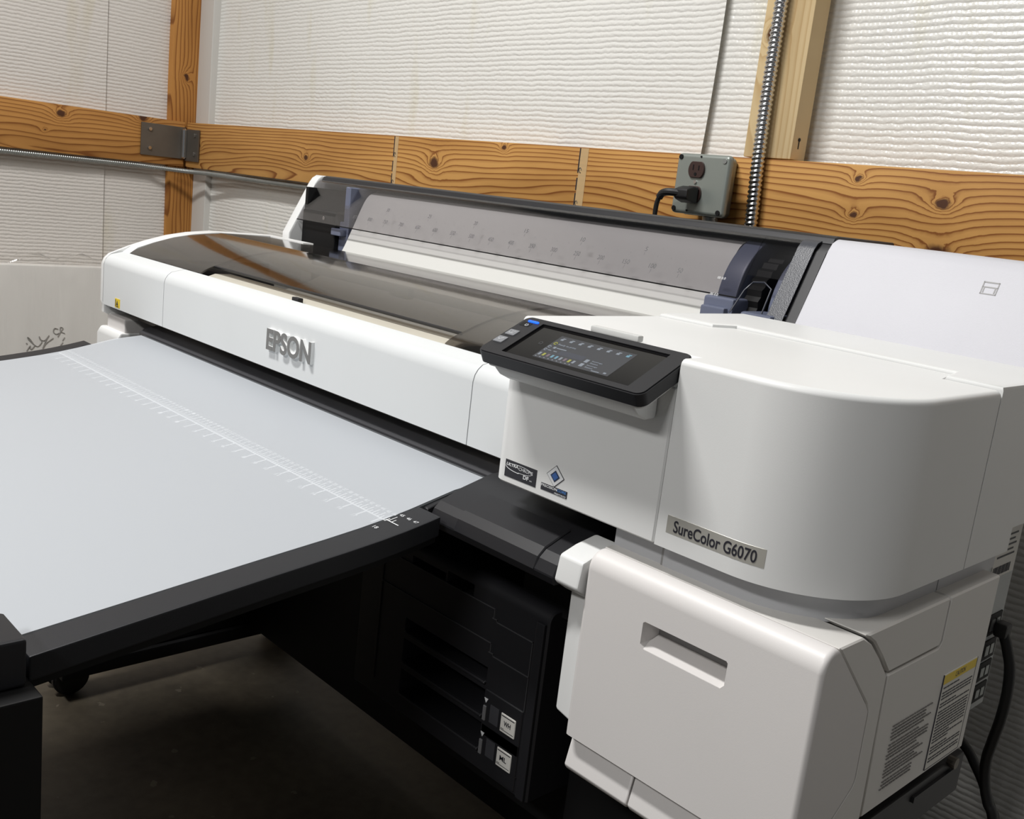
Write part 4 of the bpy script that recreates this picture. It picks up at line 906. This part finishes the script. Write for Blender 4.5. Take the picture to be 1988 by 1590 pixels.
# ---------------------------------------------------------------- output table with ruler, and the film sheet on it
TAB = [(0.745, -0.3080), (0.72, -0.3110), (0.69, -0.3145), (0.66, -0.3215), (0.63, -0.3285), (0.60, -0.3345), (0.57, -0.3395), (0.53, -0.3450), (0.456, -0.3540), (0.35, -0.3675), (0.255, -0.3795), (0.245, -0.3808)]
def tz(y):
    for (ya, za), (yb, zb) in zip(TAB, TAB[1:]):
        if yb <= y <= ya: return za+(zb-za)*(ya-y)/(ya-yb)
    return TAB[-1][1] if y < TAB[-1][0] else TAB[0][1]
def table():
    r = empty('output_table', (-1.23, 0.45, -0.42), 'black output table with printed ruler sloping down from the printer front', 'table')
    under = [(y, z-0.016) for y, z in TAB][::-1]
    mb = MB(); mb.prism('X', [(y, z-0.0012) for y, z in TAB]+under, -1.68, -0.7705); mb.build('tabletop', plastic('table_dark_grey', (84, 87, 90), 0.5), r, smooth=40)
    seg = [(y, z) for y, z in TAB if y <= 0.635]; seg = [(0.642, tz(0.642))]+seg
    fr = [(y, z+0.0004) for y, z in seg]+[(y, z-0.021) for y, z in seg][::-1]
    mb = MB(); mb.prism('X', fr, -0.770, -0.7335, 0.002, 2); fm = mb.build('side_frame', CHAR, r, smooth=40)
    mb = MB(); mb.prism('X', [(y, z-0.0215) for y, z in seg]+[(y, z-0.029) for y, z in seg][::-1], -0.768, -0.739); mb.build('under_rail', DEEP, r, smooth=40)
    seg2 = [(0.655, tz(0.655))]+[(y, z) for y, z in TAB if y <= 0.65]
    mb = MB(); mb.prism('X', [(y, z+0.0004) for y, z in seg2]+[(y, z-0.021) for y, z in seg2][::-1], -1.715, -1.6805, 0.002, 2); mb.build('side_frame', CHAR, r, smooth=40)
    # ruler
    yr = 0.600
    mb = MB(); mw = MB()
    s0 = Vector((0, 1, (tz(0.61)-tz(0.59))/0.02)).normalized()
    def T(x, y, d=0.0003): return Vector((x, y, tz(y)+d))
    def tick(m, x, y0, y1, w, d): m.bm.faces.new([m.bm.verts.new(v) for v in (T(x-w, y0, d), T(x+w, y0, d), T(x+w, y1, d), T(x-w, y1, d))])
    xr = -0.768; d1 = -0.0007; d2 = 0.0008
    C0 = -0.7855-0.45                 # centre zero
    def lineX(m, x0, x1, y, w, d): m.bm.faces.new([m.bm.verts.new(v) for v in (T(x0, y-w, d), T(x1, y-w, d), T(x1, y+w, d), T(x0, y+w, d))])
    lineX(mb, -1.677, xr-0.0025, yr, 0.0011, d1); lineX(mw, -0.7698, -0.7490, yr, 0.0006, d2)
    for i in range(-92, 96):
        x = C0+i*0.005; big = i % 2 == 0
        if x > -0.748 or x < -1.677: continue
        if x > -0.7695: tick(mw, x, yr, yr+(0.011 if big else 0.006), 0.0005, d2)
        else: tick(mb, x, yr, yr+(0.011 if big else 0.006), 0.0010, d1)
        if big and x < -0.775 and i % 2 == 0: text_on(mb, str(abs(i)//2), T(x-0.003, yr+0.0125, d1), (1, 0, 0), s0, 0.0065, 0.0050, 0.0001, bold=0.03)
    for i in range(-18, 19):
        x = C0+i*0.0254
        m, d = (mw, d2) if x > -0.7695 else (mb, d1)
        tick(m, x, yr-0.0125, yr, 0.0006 if d == d2 else 0.0013, d)
        if i != 18: text_on(mb, str(abs(i)), T(x-0.003, yr-0.018, d1), (1, 0, 0), s0, 0.0065, 0.0052, 0.0001, bold=0.03)
    for n, x in (('45', -0.7785), ('46', -0.7670), ('47', -0.7560)):
        text_on(mw, n, T(x+0.0105, yr+0.0145, d2), (1, 0, 0), s0, 0.0062, 0.0042, 0.0001)
    text_on(mw, '18', T(-0.7650, yr-0.0205, d2), (1, 0, 0), s0, 0.0062, 0.0045, 0.0001)
    mb.build('ruler', MARKINK, r, smooth=0); mw.build('ruler_end', WHITEINK, r, smooth=0)
    # legs tucked below, bolted to the printer stand
    mb = MB(); mb.box(-0.80, -0.775, 0.66, 0.70, -H, -0.336, 0.003) if False else None
    # the film sheet
    L = [(y, z+0.0002) for y, z in TAB if y < 0.735]; L = [(0.738, tz(0.738)+0.0002)]+L
    b = bmesh.new(); prev = None
    for y, z in L:                                   # a single thin sheet
        row = [b.verts.new((x, y, z+0.0004)) for x in (-1.678, -1.4, -1.1, -0.7712)]
        if prev: [b.faces.new((prev[i], row[i], row[i+1], prev[i+1])) for i in range(3)]
        prev = row
    bmesh.ops.recalc_face_normals(b, faces=b.faces); mb = MB().add(b)
    mb.top('film_sheet', FILM, (-1.23, 0.45, -0.36), 'milky translucent film sheet lying over the output table', 'film', smooth=60)
table()

# ---------------------------------------------------------------- black machine at the lower left
def shaker():
    r = empty('finishing_machine', (-1.2, 0.0, -H), 'black machine cabinet at the lower left end of the output table', 'machine')
    MB().box(-0.775, -0.720, -0.55, 0.2395, -0.397, -0.3585, 0.003).build('side_rail', BLACK, r)
    MB().box(-1.77, -1.715, -0.55, 0.2395, -0.397, -0.3585, 0.003).build('side_rail', BLACK, r)
    MB().box(-1.714, -0.776, -0.55, 0.2390, -0.410, -0.386, 0.002).build('conveyor_bed', DEEP, r)
    MB().box(-1.79, -0.701, -0.58, 0.2450, -1.04, -0.3975, 0.002).build('cabinet', DEEP, r)
    for x in (-1.7, -0.76):
        for y in (-0.5, 0.17): MB().cyl((x, y, -H+0.02), 'Z', 0.025, 0.04, 16).build('foot', RUBBER, r)
shaker()

# ---------------------------------------------------------------- cords at the right
def cords():
    p = empty('cable', (-0.355, 1.15, -0.41), 'thick black cable curving down from the printer rear socket', 'cable')
    mb = MB(); mb.box(-0.3575, -0.343, 1.144, 1.162, -0.418, -0.401, 0.003); mb.build('cable_plug', RUBBER, p)
    A = [(-0.352, -0.4095), (-0.347, -0.416), (-0.340, -0.432), (-0.334, -0.450), (-0.331, -0.476), (-0.331, -0.507), (-0.334, -0.538), (-0.336, -0.565), (-0.332, -0.592), (-0.324, -0.613), (-0.314, -0.632)]
    mb = MB(); mb.tube(spline([(x, 1.153, z) for x, z in A]+[(-0.292, 1.153, -0.72), (-0.285, 1.16, -0.9), (-0.27, 1.22, -1.05), (-0.15, 1.35, -1.073)], 8), 0.0060, 12); mb.build('cable_jacket', RUBBER, p)
    B = [(-0.43, -0.553), (-0.395, -0.568), (-0.371, -0.583), (-0.359, -0.597), (-0.348, -0.611), (-0.339, -0.626), (-0.330, -0.642), (-0.323, -0.656)]
    mb = MB(); mb.tube(spline([(x, 1.195, z) for x, z in B]+[(-0.30, 1.195, -0.75), (-0.31, 1.21, -0.95), (-0.33, 1.26, -1.06), (-0.2, 1.42, -1.073)], 8), 0.0058, 12)
    mb.top('cable', RUBBER, (-0.43, 1.195, -0.55), 'second black cable emerging behind the lower cabinet and crossing behind the other', 'cable')
cords()

# ---------------------------------------------------------------- wrapped board leaning on the left wall
def board():
    r = empty('wrapped_board', (-3.09, 0.8, -H), 'plastic wrapped pale board with script lettering leaning on left wall', 'board')
    MB().box(-3.10, -3.06, 0.25, 1.36, -H, -0.352, 0.004).build('board', plastic('pale_board', (236, 233, 229), 0.6), r)
    b = bmesh.new(); nu, nv = 90, 30; vs = []
    rn = random.Random(5)
    for i in range(nu+1):
        row = []
        for j in range(nv+1):
            u = i/nu; v = j/nv; y = 0.24+1.13*u; z = -H+0.01+v*(H-0.333-0.01)
            x = -3.046+0.007*sin(u*37+v*3.2)*sin(u*13+1.7)+0.005*sin(u*61-v*9)*(1-v*0.5)
            if v > 0.93: x += 0.010*sin(u*60)*(v-0.93)/0.07; z += 0.006*sin(u*47+1)*(v-0.93)/0.07-0.002
            row.append(b.verts.new((x, y, z)))
        vs.append(row)
    for i in range(nu):
        for j in range(nv): b.faces.new((vs[i][j], vs[i+1][j], vs[i+1][j+1], vs[i][j+1]))
    # the top flap folded back towards the wall
    fl = []
    for i in range(nu+1):
        t = vs[i][nv].co; fl.append([vs[i][nv], b.verts.new((t.x-0.03+0.005*sin(i*0.9), t.y, t.z+0.010+0.004*sin(i*1.3))), b.verts.new((t.x-0.065, t.y, t.z+0.003))])
    for i in range(nu):
        for j in range(2): b.faces.new((fl[i][j], fl[i+1][j], fl[i+1][j+1], fl[i][j+1]))
    MB().add(b).build('plastic_wrap', CLEAR, r, smooth=80)
    # script lettering "ily" and a smaller line, on the face of the board
    mb = MB(); X = -3.0585
    def P(px, py):                   # letter box units: reading direction runs up the board
        return Vector((X, 1.000+0.125*px, -0.606+0.085*py))
    strokes = [
        [(0.02, 0.02), (0.07, 0.14), (0.10, 0.20), (0.10, 0.10), (0.13, 0.08), (0.20, 0.20)],
        [(0.20, 0.20), (0.10, 0.42), (0.04, 0.50), (0.06, 0.42), (0.20, 0.22), (0.28, 0.18), (0.36, 0.32)],
        [(0.36, 0.32), (0.30, 0.52), (0.32, 0.42), (0.42, 0.38), (0.52, 0.56), (0.46, 0.40), (0.38, 0.10), (0.46, 0.28), (0.62, 0.46)],
        [(0.72, 0.78), (0.64, 0.80), (0.62, 0.68), (0.68, 0.60), (0.76, 0.64)], [(0.72, 0.50), (0.80, 0.72), (0.84, 0.80), (0.78, 0.84), (0.78, 0.70), (0.88, 0.62)],
        [(0.78, 0.18), (0.84, 0.30)], [(0.83, 0.36), (0.88, 0.48)]]
    for s in strokes: mb.tube(spline([P(*q) for q in s], 6), 0.0013, 6)
    mb.cyl(tuple(P(0.02, 0.28)), 'X', 0.002, 0.002, 8)
    mb.build('script_lettering', plastic('grey_script', (158, 154, 150), 0.6), r)
board()
